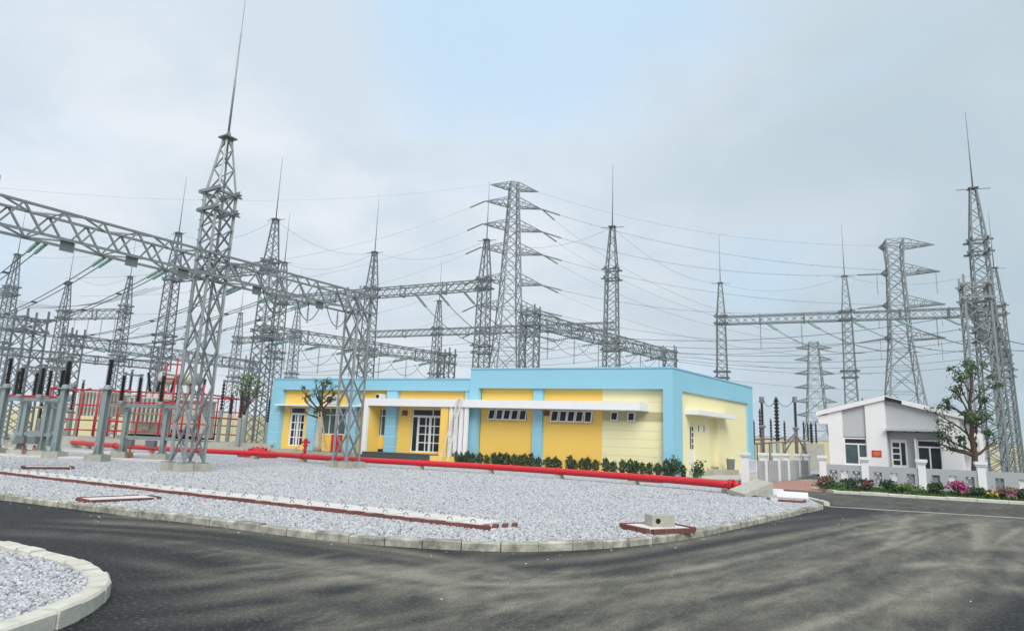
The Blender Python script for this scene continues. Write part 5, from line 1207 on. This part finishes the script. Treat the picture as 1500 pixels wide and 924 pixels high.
tree('roadside_tree', 'pruned tree with leafy tufts standing behind the pillar beside the white house', (22.95, 33.0, .05), [(0, 0, 0), (.02, 0, 1.0), (.1, 0, 1.8), (.05, .05, 2.6), (.12, 0, 3.4), (.1, .05, 4.2), (.25, 0, 5.2), (.42, .1, 6.1)],
     [(.26, 178, 16, 2.20), (.27, 10, 12, 1.89), (.30, 150, 28, 1.59), (.36, 195, 42, 1.83), (.38, 25, 45, 1.59), (.42, 160, 48, 1.71), (.46, 60, 40, 1.10), (.55, 190, 40, 1.59), (.6, 10, 40, 1.52), (.62, 130, 55, 1.59), (.7, 200, 50, 1.59), (.72, 350, 50, 1.46), (.8, 170, 55, 1.22), (.85, 30, 55, 0.98), (.9, 90, 60, 0.85), (.5, 280, 35, 0.98), (.28, 182, 8, 1.46)], M_BARK, M_LEAF, 28, .085, .30, 5, None, 3, .05, .18, .5)
tree('street_tree', 'heavily pruned tree with limewashed trunk and ladder before the yellow wall', (-11.35, 40.3, .5), [(0, 0, 0), (.0, 0, .6), (.04, 0, 1.3), (.02, 0, 2.0), (.0, 0, 2.7), (.0, 0, 3.3), (.05, 0, 3.75)],
     [(.5, 185, 10, 1.0), (.55, 200, 35, 1.3), (.6, 170, 40, 1.6), (.62, 20, 40, 1.2), (.68, 150, 50, 1.3), (.7, 10, 25, 1.1), (.76, 195, 55, 1.3), (.78, 40, 50, 1.1), (.85, 120, 65, .8), (.55, 350, 5, .7), (.9, 60, 60, .8), (.66, 270, 40, .7), (.93, 20, 65, .7)], M_BARK, M_LEAF, 24, .065, .22, 11, .52, 3, .055, .25, .66)
tree('street_tree', 'slender tree with pale green leaves and limewashed trunk, off the building end', (-17.715, 44.5, .55), [(0, 0, 0), (.02, 0, 1.2), (.1, 0, 2.0), (.2, 0, 2.8), (.25, 0, 3.6), (.3, .1, 4.4)],
     [(.42, 165, 60, 1.8), (.45, 15, 55, 1.8), (.5, 190, 62, 1.9), (.55, 40, 62, 1.7), (.6, 130, 65, 1.6), (.66, 350, 55, 1.4), (.72, 200, 62, 1.3), (.8, 60, 65, 1.1), (.85, 150, 60, 1.), (.6, 270, 60, 1.2)], M_BARK, M_LEAFLITE, 11, .075, .5, 21, .42, 3, .03, .16, .25)
def planter(label, c, hw, hd, z):
    t = thing('tree_planter', label, 'planter', c, 'low tree planters'); mb = MB(); fr5 = run_frame(Vector((c[0], c[1], 0)), -UU)
    for a in ((-hw, hw, -hd, -hd+.15), (-hw, hw, hd-.15, hd), (-hw, -hw+.15, -hd+.15, hd-.15), (hw-.15, hw, -hd+.15, hd-.15)): mb = MB(); rbox(mb, fr5, *a, .05, z); mb.build('planter_side', M_CONC, t)
    mb = MB(); rbox(mb, fr5, -hw+.15, hw-.15, -hd+.15, hd-.15, .05, z-.06); mb.build('planter_soil', M_SOIL, t)
planter('low concrete planter around the limewashed pruned tree', (-11.0, 40.3, .1), 1.55, .9, .55); planter('low concrete planter around the slender pale green tree', (-17.073, 44.3, .1), 1.3, .9, .55)
# ---------------------------------------------------------------- cable trench with lifting handles, loose covers
A0 = Vector((-.45, 11.93, 0)); TD_ = (Vector((-14.73, 19.82, 0))-A0).normalized(); fr6 = run_frame(A0, TD_)   # normal points towards the camera side when negative
TN = Vector((-TD_.y, TD_.x, 0)); sgn = 1 if TN.y > 0 else -1
def tr_pt(s, w, z): return A0+TD_*s+TN*(w*sgn)+Vector((0, 0, z))
CT = thing('cable_trench', 'long strip of pale trench covers with lifting handles across the gravel', 'trench cover', A0)
def tbox(mb, s0, s1, w0, w1, z0, z1): mb.hexa([tr_pt(s0, w0, z0), tr_pt(s1, w0, z0), tr_pt(s1, w1, z0), tr_pt(s0, w1, z0), tr_pt(s0, w0, z1), tr_pt(s1, w0, z1), tr_pt(s1, w1, z1), tr_pt(s0, w1, z1)])
hm = MB(); hm.tube([Vector((math.cos(a)*.055, 0, math.sin(a)*.055)) for a in [math.pi*k/6 for k in range(7)]], .009, 5); hmesh = hm.mesh('lifting_handle', M_LABEL)
for k in range(46):
    s = k*.5; mb = MB(); dz = random.uniform(-.008, .008); tbox(mb, s+.008, s+.492, .1, .86, .08, .185+dz); sl = mb.build('cover_slab', M_SLAB, CT)
    for w in (.24, .72): p = tr_pt(s+.25, w, .182+dz)-A0; place(hmesh, 'lifting_handle', sl, Matrix.Translation(p) @ Matrix.Rotation(math.atan2(TD_.y, TD_.x), 4, 'Z'))
bk = MB(); bk.box(-.115, .115, -.045, .045, -.04, .045); bmesh_ = bk.mesh('brick', M_BRICK)
for k in range(98):
    p = tr_pt(k*.236-.1, .04, .135+random.uniform(-.012, .008))-A0; place(bmesh_, 'brick', CT, Matrix.Translation(p) @ Matrix.Rotation(math.atan2(TD_.y, TD_.x)+random.uniform(-.03, .03), 4, 'Z'))
for k in range(4):
    p = tr_pt(-.06-.08*k, .16+.21*k, .13)-A0; place(bmesh_, 'brick', CT, Matrix.Translation(p) @ Matrix.Rotation(math.atan2(TD_.y, TD_.x)+rad(-68), 4, 'Z'))
def cover(label, c, ang, L, w, zt=.2, n=1, edge=True):
    t = thing('pit_cover', label, 'pit cover', c, 'brick-edged pit covers'); a = rad(ang); f = run_frame(Vector((c[0], c[1], 0)), Vector((math.cos(a), math.sin(a), 0)))
    for k in range(n): mb = MB(); rbox(mb, f, -L/2+L*k/n+.01, -L/2+L*(k+1)/n-.01, -w/2, w/2, .06, zt); mb.build('cover_slab', M_SLAB, t)
    if edge:
        m = Matrix.Translation
        for sg in (-1, 1):
            for k in range(max(1, int(L/.24))): p = f(-L/2+.12+k*.24, sg*(w/2+.05), zt-.035)-Vector(c); place(bmesh_, 'brick', t, m(p) @ Matrix.Rotation(a, 4, 'Z'))
            for k in range(max(1, int(w/.24))): p = f(sg*(L/2+.05), -w/2+.12+k*.24, zt-.03)-Vector(c); place(bmesh_, 'brick', t, m(p) @ Matrix.Rotation(a+math.pi/2, 4, 'Z'))
cover('brick-edged pit cover with a concrete block on it, near the kerb', (2.85, 12.75, .08), 28, 1.0, .8, .185, 2)
cover('low brick-edged cover in the gravel before the steel posts', (-15.45, 22.9, .1), 40, 1.25, .8, .19, 2)
cover('brick-edged cover reaching the kerb where the yard edge straightens', (-8.1, 14.35, .08), 52, 1.3, .6, .155, 2)
cover('small brick-edged cover behind the white kerb pieces at the yard corner', (8.787, 21.228, 0.120), 160, .95, .4, .16, 1)
# second and third trenches further back
for nm, pA_, pB_, lab in (('a', (-23.942, 30.364, 0.150), (-14.797, 29.854, 0.150), 'pale trench covers running behind the steel posts, closer to the road'), ('b', (-29.961, 37.908, 0.150), (-18.000, 36.231, 0.150), 'pale trench covers running behind the steel posts, further from the road')):
    a, b = Vector(pA_), Vector(pB_); a.z = b.z = 0; t = thing('cable_trench', lab, 'trench cover', a); d = (b-a).normalized(); f = run_frame(a, d); n = int((b-a).length/.6)
    mb = MB(); mb.box(-.29, .29, -.5, .5, 0, .12); sm_ = mb.mesh('cover_slab', M_SLAB)
    for k in range(n): place(sm_, 'cover_slab', t, Matrix.Translation(f(k*.6+.3, 0, .07+random.uniform(0, .02))-a) @ Matrix.Rotation(math.atan2(d.y, d.x), 4, 'Z'))
# concrete block with a hole
c = Vector((2.92, 12.8, .187)); a = rad(14); f = run_frame(c, Vector((math.cos(a), math.sin(a), 0))); CB = thing('concrete_block', 'pale hollow concrete block with a round hole sitting on the brick-edged cover', 'block', c)
mb = MB(); rbox(mb, f, -.24, .22, -.15, .17, 0, .2); mb.build('block_body', M_CONC, CB); mb = MB(); p = f(-.12, -.149, .1); n = f(-.12, -.16, .1)-p; mb.lathe(p, p+n.normalized(), [(0, .05), (.005, .05)], 14); mb.build('hole', M_DARK, CB)
def slab(label, px, size, rot, tilt, name='concrete_slab', m=M_CONC, z=.1, tx=0.):
    mb = MB(); L, w, h = size; b = .02
    mb.hexa([(-L/2, -w/2, 0), (L/2, -w/2, 0), (L/2, w/2, 0), (-L/2, w/2, 0), (-L/2+b, -w/2+b, h), (L/2-b, -w/2+b, h), (L/2-b, w/2-b, h), (-L/2+b, w/2-b, h)])
    o = mb.build(name, m, None, (0, 0, 0)); o.location = (px[0], px[1], z); o.rotation_euler = (rad(tx), rad(tilt), rad(rot)); return tag(o, label, 'slab')
slab('broken concrete slab propped on edge under the end of the red pipe', (8.228, 22.729, 0.300), (1.45, .7, .15), 30, -15, z=.30, tx=8)
slab('rough concrete lump under the propped slab', (9.120, 24.001, 0.100), (.6, .5, .28), 50, 0, z=.1)
slab('flat concrete piece under the red pipe end', (8.212, 24.171, 0.100), (.9, .5, .12), 5, 4, z=.1)
slab('white kerb piece lying loose beside the propped slab', (9.626, 24.241, 0.100), (.6, .22, .2), 150, 0, 'loose_kerb_piece', M_WHITE)
slab('longer white kerb piece lying loose towards the yard corner', (9.809, 23.180, 0.100), (1.0, .22, .18), 158, 0, 'loose_kerb_piece', M_WHITE)
slab('thin board lying in the gravel under the red pipe', (5.999, 29.143, 0.120), (1.5, .3, .05), -32, 0, 'wooden_board', M_BRICK)
# loose crumbs and litter on the asphalt

# ---------------------------------------------------------------- outdoor switchgear
def sheds(L, r, n): 
    prof = [(0, r*.75), (.03, r*.75)]
    for k in range(n):
        t = .04+(L-.08)*k/n; st = (L-.08)/n; prof += [(t, r*.5), (t+st*.25, r), (t+st*.45, r), (t+st*.75, r*.5)]
    prof += [(L-.04, r*.5), (L-.03, r*.7), (L, r*.7)]; return prof
def h_post(parent, p, q, w, rz=0.):
    mb = MB(); c, s = math.cos(rz), math.sin(rz); p = Vector(p); q = Vector(q); t = .022
    f = lambda a, b, z: Vector((p.x+a*c-b*s, p.y+a*s+b*c, z))
    for a0, a1, b0, b1 in ((-w/2, w/2, -w/2, -w/2+t), (-w/2, w/2, w/2-t, w/2), (-t/2, t/2, -w/2+t, w/2-t)):
        mb.hexa([f(a0, b0, p.z), f(a1, b0, p.z), f(a1, b1, p.z), f(a0, b1, p.z), f(a0, b0, q.z), f(a1, b0, q.z), f(a1, b1, q.z), f(a0, b1, q.z)])
    for sg in (-1, 1): mb.hexa([f(-t, sg*w/2, p.z), f(t, sg*w/2, p.z), f(t, sg*(w/2+.001), p.z), f(-t, sg*(w/2+.001), p.z), f(-t, sg*w/2, p.z+.01), f(t, sg*w/2, p.z+.01), f(t, sg*w/2, p.z+.012), f(-t, sg*w/2, p.z+.012)])
    mb.build('post', M_POST, parent)
    mb = MB(); g = lambda a, b, z: f(a, b, z); k = w*.95
    for sa in (-1, 1):   # stiffening gussets at the foot
        mb.hexa([g(-.012, sa*w/2, p.z), g(.012, sa*w/2, p.z), g(.012, sa*(w/2+.16), p.z), g(-.012, sa*(w/2+.16), p.z), g(-.012, sa*w/2, p.z+.4), g(.012, sa*w/2, p.z+.4), g(.012, sa*(w/2+.01), p.z+.4), g(-.012, sa*(w/2+.01), p.z+.4)])
    mb.box(p.x-k, p.x+k, p.y-k, p.y+k, p.z-.03, p.z); mb.build('foot_plate', M_POST, parent)
def footing(parent, p, h=.42, w=.37):
    mb = MB(); mb.frustum(p[0], p[1], .0, h-.03, w, w, w*.95, w*.95); mb.build('footing', M_CONC, parent)
def insul(parent, p, L, r, tilt=(0, 0), m=M_BLACK, n=None, name='insulator'):
    p = Vector(p); d = Vector((tilt[0], tilt[1], 1)).normalized(); mb = MB(); mb.lathe(p, p+d*L, sheds(L, r, n or max(5, int(L/.085))), 12); mb.build(name, m, parent); return p+d*L
def support(label, px, d, zpost, zins, w=.3, r=.135, cap=True, g='single insulator posts'):
    x = px; t = thing('insulator_post', label, 'insulator post', (x, d, .1), g); footing(t, (x, d)); h_post(t, (x, d, .42), (x, d, zpost), w*.82, RZ+rad(8))
    mb = MB(); mb.box(x-w*.75, x+w*.75, d-w*.75, d+w*.75, zpost, zpost+.05); mb.build('cap_plate', M_POST, t)
    mb = MB(); mb.lathe((x, d, zpost+.05), (x, d, zpost+1), [(0, .17), (.12, .15), (.16, .1)], 10); mb.build('insulator_base', M_POST, t)
    e = insul(t, (x, d, zpost+.2), zins-zpost-.2, r)
    mb = MB(); mb.lathe(e, e+Vector((0, 0, 1)), [(0, .1), (.06, .1), (.08, .05), (.2, .05), (.22, .09), (.27, .09)], 8); mb.build('terminal', M_STEEL, t)
    mb = MB(); mb.bar(e+Vector((-.3, .1, .22)), e+Vector((.35, -.12, .22)), .05); mb.build('clamp_bar', M_STEEL, t); return e
e1 = support('tallest grey post with one black insulator, foremost, beside the tall near tower', -17.25, 28.54, 3.12, 4.42)
e2 = support('tall grey post with one black insulator, between the pair on crossbars and the cut-off one', -20.0, 29.95, 3.15, 4.42)
e0 = support('tall grey post with one black insulator cut off by the picture edge', -23.6, 31.2, 3.15, 4.55)
def switch(label, a, b, zt, zi, g='disconnect switches'):
    a = Vector(a); b = Vector(b); d = (b-a).normalized(); n = Vector((-d.y, d.x, 0)); t = thing('disconnect_switch', label, 'switchgear', (a.x, a.y, .1), g); rz = math.atan2(d.y, d.x)
    for p in (a, b): footing(t, p); h_post(t, (p.x, p.y, .42), (p.x, p.y, zt-.14), .21, rz)
    for w in (-.22, .22):
        mb = MB(); mb.bar(a-d*.9+n*w+Vector((0, 0, zt-.06)), b+d*.9+n*w+Vector((0, 0, zt-.06)), .09, .14); mb.build('crossbar', M_POST, t)
    mb = MB(); mb.tube([a-d*1.0+n*.3+Vector((0, 0, zt-.42)), b+d*.8+n*.3+Vector((0, 0, zt-.42))], .035, 8); mb.build('drive_rod', M_BAMBOO, t)
    mb = MB(); mb.tube([a-d*.9-n*.3+Vector((0, 0, zt+.08)), b+d*.9-n*.3+Vector((0, 0, zt+.08))], .03, 8); mb.build('drive_rod', M_REDDARK, t)
    mb = MB(); mb.bar(a-d*.5+Vector((0, 0, 1.1)), b+d*.5+Vector((0, 0, 1.1)), .1, .15); mb.build('lower_beam', M_POST, t)
    for f in (.24, .8):
        c = a.lerp(b, f)-n*.22; mb = MB(); h2 = Vector((0, 0, .7)); mb.hexa([c+d*s+n*w+Vector((0, 0, z)) for z in (.68, 1.0) for s, w in ((-.26, -.1), (.26, -.1), (.26, .1), (-.26, .1))]); mb.build('drive_box', M_LABEL, t)
        mb = MB(); mb.tube([c+Vector((.1, 0, .62)), c+Vector((.1, 0, .05))], .055, 8); mb.build('conduit', M_ORANGE, t)
    for p in (a, b):
        tops_ = []
        for w, tl in ((-.34, .0), (.34, .0)):
            q = p+n*w*1.4+Vector((0, 0, zt+.02)); mb = MB(); mb.lathe(q, q+Vector((0, 0, 1)), [(0, .13), (.1, .13), (.13, .09)], 10); mb.build('insulator_base', M_POST, t); tops_.append(insul(t, q+Vector((0, 0, .13)), zi-zt-.15, .125))
        mb = MB(); mb.bar(tops_[0]+Vector((0, 0, .08)), tops_[1]+Vector((0, 0, .08)), .06, .08); mb.build('switch_blade', M_STEEL, t)
        for q in tops_: mb = MB(); mb.lathe(q, q+Vector((0, 0, 1)), [(0, .08), (.1, .08), (.13, .11), (.17, .11)], 8); mb.build('terminal', M_STEEL, t)
    return t
switch('grey switch frame with paired black insulators and orange conduits beside the tall near tower', (-18.55, 32.6, 0), (-16.2, 31.76, 0), 2.66, 4.02)
switch('grey switch frame with paired black insulators between the two tall single posts', (-22.1, 30.7, 0), (-20.9, 30.3, 0), 2.72, 4.05)
switch('grey switch frame with black insulators further back behind the picture-edge post', (-27.2, 37.4, 0), (-24.6, 36.2, 0), 2.9, 4.4)
far_posts = [(-17.62, 44, 2.41, 4.19, 'thin black insulator post just before the slender tree'), (-18.82, 48, 3.27, 5.23, 'tall dark insulator post behind the slender tree'), (-17.59, 49, 2.27, 3.91, 'black insulator post hidden between lattice mast and blue wall'), (-22.85, 50, 2.25, 3.77, 'black insulator post seen through the tall near tower'), (-28.56, 50, 4.27, 5.61, 'black insulator post rising above the beige transformer'), (-32.1, 50, 3.27, 4.69, 'black insulator post beyond the red frame corner'), (-32.16, 46, 1.92, 2.94, 'short black insulator post low behind the double switch frame'), (-31.97, 44, 1.69, 2.75, 'short black insulator post low beside the cut-off tall post'), (-32.68, 48, 1.68, 2.74, 'short black insulator post between switch frame and red pipework'), (-20.23, 47, 2.98, 4.89, 'tall black insulator post at the end of the red frame'), (-20.82, 50, 2.78, 4.2, 'first of two close thin black posts past the red frame'), (-32.06, 49, 2.62, 4.31, 'black insulator post against the sky before the red frame')]
right_posts = [(21.02, 55, 3.51, 5.92, 'tall brown post with black insulator and steel head, first beyond the blue corner'), (21.01, 52, 2.4, 5.68, 'thick black insulator column on a grey post between the two steel-headed ones'), (23.78, 55, 3.45, 6.03, 'tall brown post with black insulator and steel head nearest the white house'), (22.15, 60, 2.14, 4.14, 'thin dark post at the blue corner of the building'), (21.96, 58, 2.72, 5.08, 'thin black post beside the first steel-headed insulator'), (22.9, 58, 2.47, 4.23, 'thin black post with a small head just past the first steel-headed insulator'), (24.08, 58, 2.22, 4.1, 'thin black post between the thick column and the second steel-headed one'), (27.53, 62, 2.76, 4.33, 'first thin black post of the cluster against the pale pylon'), (27.91, 62, 2.65, 4.22, 'second thin black post of the cluster against the pale pylon'), (27.31, 60, 2.45, 4.15, 'thickest black post of the cluster against the pale pylon'), (28.66, 62, 2.5, 4.25, 'last thin black post of the cluster by the white eave'), (26.74, 50, 4.9, 5.67, 'black insulator tip peeping over the roof slope nearest the masts'), (29.21, 50, 4.79, 5.77, 'black insulator tip peeping over the roof just past its ridge'), (30.59, 46, 4.68, 5.48, 'black insulator tip peeping over the roof end behind the tree')]
for x, d, zb, zt, lab in far_posts:
    t = thing('insulator_post', lab, 'insulator post', (x, d, .1), 'insulator posts further back'); footing(t, (x, d), .35, .35); mb = MB(); mb.bar((x, d, .32), (x, d, zb), .22); mb.build('post', M_POST, t)
    e = insul(t, (x, d, zb), zt-zb, .12, n=8); mb = MB(); mb.lathe(e, e+Vector((0, 0, 1)), [(0, .08), (.12, .08), (.14, .12), (.2, .12)], 8); mb.build('terminal', M_STEEL, t)
M_BROWNPOST = mat('brown_primer_post', (.20, .155, .12), .7, .1, .5, 3, 0, 1, (.13, .10, .08))
for k, (x, d, zb, zt, lab) in enumerate(right_posts):
    big = k < 3; w = .2 if big else .12; r = (.14 if k != 1 else .2) if big else (.11 if k not in (9, 13) else .17)
    t = thing('insulator_post', lab, 'insulator post', (x, d, .05), 'insulator posts beyond the driveway'); footing(t, (x, d), .35, .35); mb = MB(); mb.bar((x, d, .32), (x, d, zb), w); mb.build('post', (M_POST if k == 1 or not big else M_BROWNPOST), t)
    e = insul(t, (x, d, zb), zt-zb-(.45 if k in (0, 2) else 0), r, n=12 if big else 7)
    if k in (0, 2):
        mb = MB(); mb.lathe(e, e+Vector((0, 0, 1)), [(0, .14), (.05, .24), (.18, .24), (.22, .16), (.25, .2), (.5, .2), (.52, .1)], 12); mb.build('terminal_head', M_STEEL, t)
        mb = MB(); mb.lathe((x, d, zb-.1), (x, d, zb+1), [(0, .15), (.06, .26), (.2, .26), (.26, .13)], 12); mb.build('collar', M_STEEL, t)
    else: mb = MB(); mb.lathe(e, e+Vector((0, 0, 1)), [(0, .06), (.12, .06)], 6); mb.build('terminal', M_STEEL, t)
R0 = [Vector((q[0], q[1], q[3])) for q in right_posts]
for i, j, n in ((0, 1, 'first steel-headed post and the thick column'), (1, 2, 'thick column and second steel-headed post')): power_line(R0[i], R0[j], .7, f'short slack connection between {n}', .025, group='switchyard connections', nseg=10)
FRM = thing('pipe_frame', 'brown pipe framework with a leaning tripod behind the driveway wall', 'frame', (22, 54, .05))
for (a, b) in (((19.878, 54.000, 2.086), (24.362, 54.000, 2.526)), ((19.998, 54.000, 2.416), (22.436, 54.000, 2.671)), ((22.417, 54.000, 2.182), (23.281, 54.000, 3.083)), ((23.281, 54.000, 3.083), (24.149, 54.000, 1.492)), ((23.180, 54.000, 3.297), (24.044, 54.000, 1.596)), ((22.158, 54.000, 1.202), (23.332, 54.000, 2.976))):
    mb = MB(); mb.tube([a, b], .06, 6); mb.build('pipe', M_BROWNPOST, FRM)
for px in (1109, 1127, 1147, 1179):
    p = Vector((20.157, 54.000, 2.205)).lerp(Vector((24.030, 54.000, 2.514)), (px-1109)/70); mb = MB(); mb.tube([p, (p.x, p.y, .05)], .06, 6); mb.build('pipe', M_BROWNPOST, FRM)
bx = Vector((26.155, 57.000, 2.020)); mb = MB(); mb.box(bx.x-.9, bx.x+.6, bx.y-.5, bx.y+.5, .05, bx.z+.3); tag(mb.build('control_kiosk', M_CONC), 'grey concrete kiosk among thin black posts beside the white house', 'kiosk')
# wires joining the near switchgear
for a, b, n in ((e1, e2, 'the foremost tall post and the next'), (e2, e0, 'the second tall post and the cut-off one')): pass
for a, dx, n in ((e1, (2.2, 6, 2.5), 'foremost tall'), (e2, (2.4, 6, 2.5), 'second tall'), (e0, (2.4, 6, 2.6), 'cut-off tall')):
    power_line(a+Vector((0, 0, .2)), a+Vector(dx), .8, f'slack wire rising back from the head of the {n} insulator post', .018, group='switchyard droppers', nseg=12)
# ---------------------------------------------------------------- transformer in its red pipe frame
TX = 46.; T = thing('power_transformer', 'beige power transformer with radiators and conservator drum inside red pipework', 'transformer', (-24.5, TX, .8))
def wb(parent, name, m, x0, x1, y0, y1, z0, z1, bev=0.):
    mb = MB(); mb.box(x0, x1, y0, y1, z0, z1); return mb.build(name, m, parent)
wb(T, 'tank', M_TANK, -26.2, -21.6, TX+.6, TX+3.2, 1.1, 3.5); wb(T, 'tank_lid', M_TANK, -26.35, -21.45, TX+.45, TX+3.35, 3.5, 3.62); wb(T, 'skid', M_DARK, -26.4, -21.4, TX+.8, TX+3.0, .85, 1.1)
rm = MB(); rm.box(-.06, .06, -.5, .5, 0, 1.62); rmesh = rm.mesh('radiator_fin', M_TANK)
for bank, (xa, n) in enumerate(((-29.25, 12), (-27.1, 3))):
    for k in range(n): place(rmesh, 'radiator_fin', T, Matrix.Translation((xa+k*.24+24.5, -.2, 2.2-.8)))
for k in range(8): place(rmesh, 'radiator_fin', T, Matrix.Translation((-25.8+k*.3+24.5, -.15, 1.9-.8)))
for z in (2.3, 3.7): mb = MB(); mb.tube([(-29.3, TX-.15, z), (-26, TX-.15, z), (-26, TX+.7, z)], .07, 8); mb.build('header_pipe', M_TANK, T)
mb = MB(); mb.tube([(-24.9, TX+1.2, 5.05), (-24.85, TX+1.2, 5.05), (-22.3, TX+1.2, 5.1), (-22.25, TX+1.2, 5.1)], [.35, .48, .48, .35], 16); cons = mb.build('conservator', M_TANK, T)
for x in (-24.3, -22.8): wb(T, 'conservator_leg', M_TANK, x-.08, x+.08, TX+1.1, TX+1.3, 3.62, 4.62)
for k, (x, y, h_, tl) in enumerate(((-25.6, 1.4, 1.5, (-.15, -.1)), (-24.9, 1.0, 1.3, (.18, -.12)), (-23.9, .9, 1.4, (.3, -.15)), (-22.6, 1.1, 1.2, (.1, -.1)), (-22.0, 1.6, 1.2, (.15, -.1)))):
    mb = MB(); mb.lathe((x, TX+y, 3.62), (x, TX+y, 4.6), [(0, .22), (.3, .2), (.34, .14)], 10); mb.build('turret', M_TANK, T); insul(T, (x, TX+y, 3.95), h_, .13, tl, name='bushing')
wb(T, 'control_cabinet', M_TANK, -21.5, -20.6, TX+.4, TX+1.0, 1.0, 2.7); wb(T, 'valve_box', M_TANK, -25.4, -24.8, TX+.35, TX+.6, 1.4, 2.0); wb(T, 'cooling_fan_box', M_DARK, -23.2, -22.2, TX+.25, TX+.6, 1.0, 1.5)
RF = thing('pipe_frame', 'red fire-spray pipe framework standing round the beige transformer', 'frame', (-25.5, TX-1.2, .8))
def rp(a, b, r=.055):
    mb = MB(); mb.tube([a, b], r, 7); mb.build('pipe', M_REDDARK, RF)
for y in (TX-1.0, TX+4.2):
    for x in (-31.0, -29.9, -28.8, -27.7, -26.3, -24.9, -23.4, -21.9, -20.8, -20.2): rp((x, y, .8), (x, y, 3.9))
    for z in (3.9, 2.9, 1.9, 1.25): rp((-31.0, y, z), (-20.2, y, z), .06 if z > 3 else .045)
for x in (-31.0, -20.2):
    for z in (3.9, 2.4): rp((x, TX-1.0, z), (x, TX+4.2, z))
for x, z in ((-23.6, 6.0), (-22.9, 6.3), (-20.9, 4.6)): rp((x, TX-.6, .8), (x, TX-.6, z))
for z in (4.9, 5.9): rp((-23.6, TX-.6, z), (-22.4, TX-.6, z))
rp((-23.6, TX-.6, 3.3), (-20.9, TX-.6, 3.3))
for x in (-31, -28.6, -26.1, -23.5, -20.9): mb = MB(); mb.tube([(x, TX-1.0, 3.9), (x+.28, TX-1.0, 3.98)], .09, 7); mb.build('spray_nozzle', M_REDDARK, RF)
PD = thing('transformer_plinth', 'low concrete pit wall under the transformer and red frame', 'plinth', (-25, TX-1.6, .1))
wb(PD, 'pit_wall', M_CONC, -33, -15.5, TX-1.75, TX-1.5, .05, .78); wb(PD, 'pit_wall', M_CONC, -33, -32.75, TX-1.5, TX+5, .05, .78); wb(PD, 'pit_wall', M_CONC, -15.75, -15.5, TX-1.5, TX+5, .05, .78); wb(PD, 'pit_floor', M_CONC, -32.75, -15.75, TX-1.5, TX+5, .05, .74)
# concrete fire walls and boundary walls far behind
def farwall(label, a, b, h, th=.3, cap=None, name='boundary_wall'):
    a = Vector((a[0], a[1], 0)); b = Vector((b[0], b[1], 0)); d = (b-a).normalized(); L = (b-a).length; f = run_frame(a, d); t = thing(name, label, 'wall', a); n = max(1, int(L/6))
    for k in range(n): mb = MB(); rbox(mb, f, L*k/n+.03, L*(k+1)/n-.03, 0, th, 0, h); mb.build('wall_panel', M_WALLFAR, t)
    if cap: mb = MB(); rbox(mb, f, 0, L, -.05, th+.05, h, h+.35); mb.build('wall_coping', M_HOUSEGREY, t)
    return t
farwall('long low cream boundary wall far behind the left switchyard', (-95, 108), (-22, 76), 3.4)
farwall('cream boundary wall with grey coping between building and white house', (14, 84), (50, 68), 2.9, .3, True)
farwall('cream boundary wall far behind the fence past the tall mast', (51, 68), (95, 62), 3.0)
# ---------------------------------------------------------------- the air
hm_ = bpy.data.materials.new('haze_air'); hm_.use_nodes = True; t_ = hm_.node_tree; t_.nodes.clear()
pv = t_.nodes.new('ShaderNodeVolumePrincipled'); pv.inputs['Density'].default_value = .0006; pv.inputs['Color'].default_value = (.95, .97, 1, 1); pv.inputs['Anisotropy'].default_value = .1
ou = t_.nodes.new('ShaderNodeOutputMaterial'); t_.links.new(pv.outputs[0], ou.inputs['Volume'])
mb = MB(); mb.box(-330, 330, -60, 420, -1.05, 58); o = mb.build('haze', hm_); o['kind'] = 'stuff'
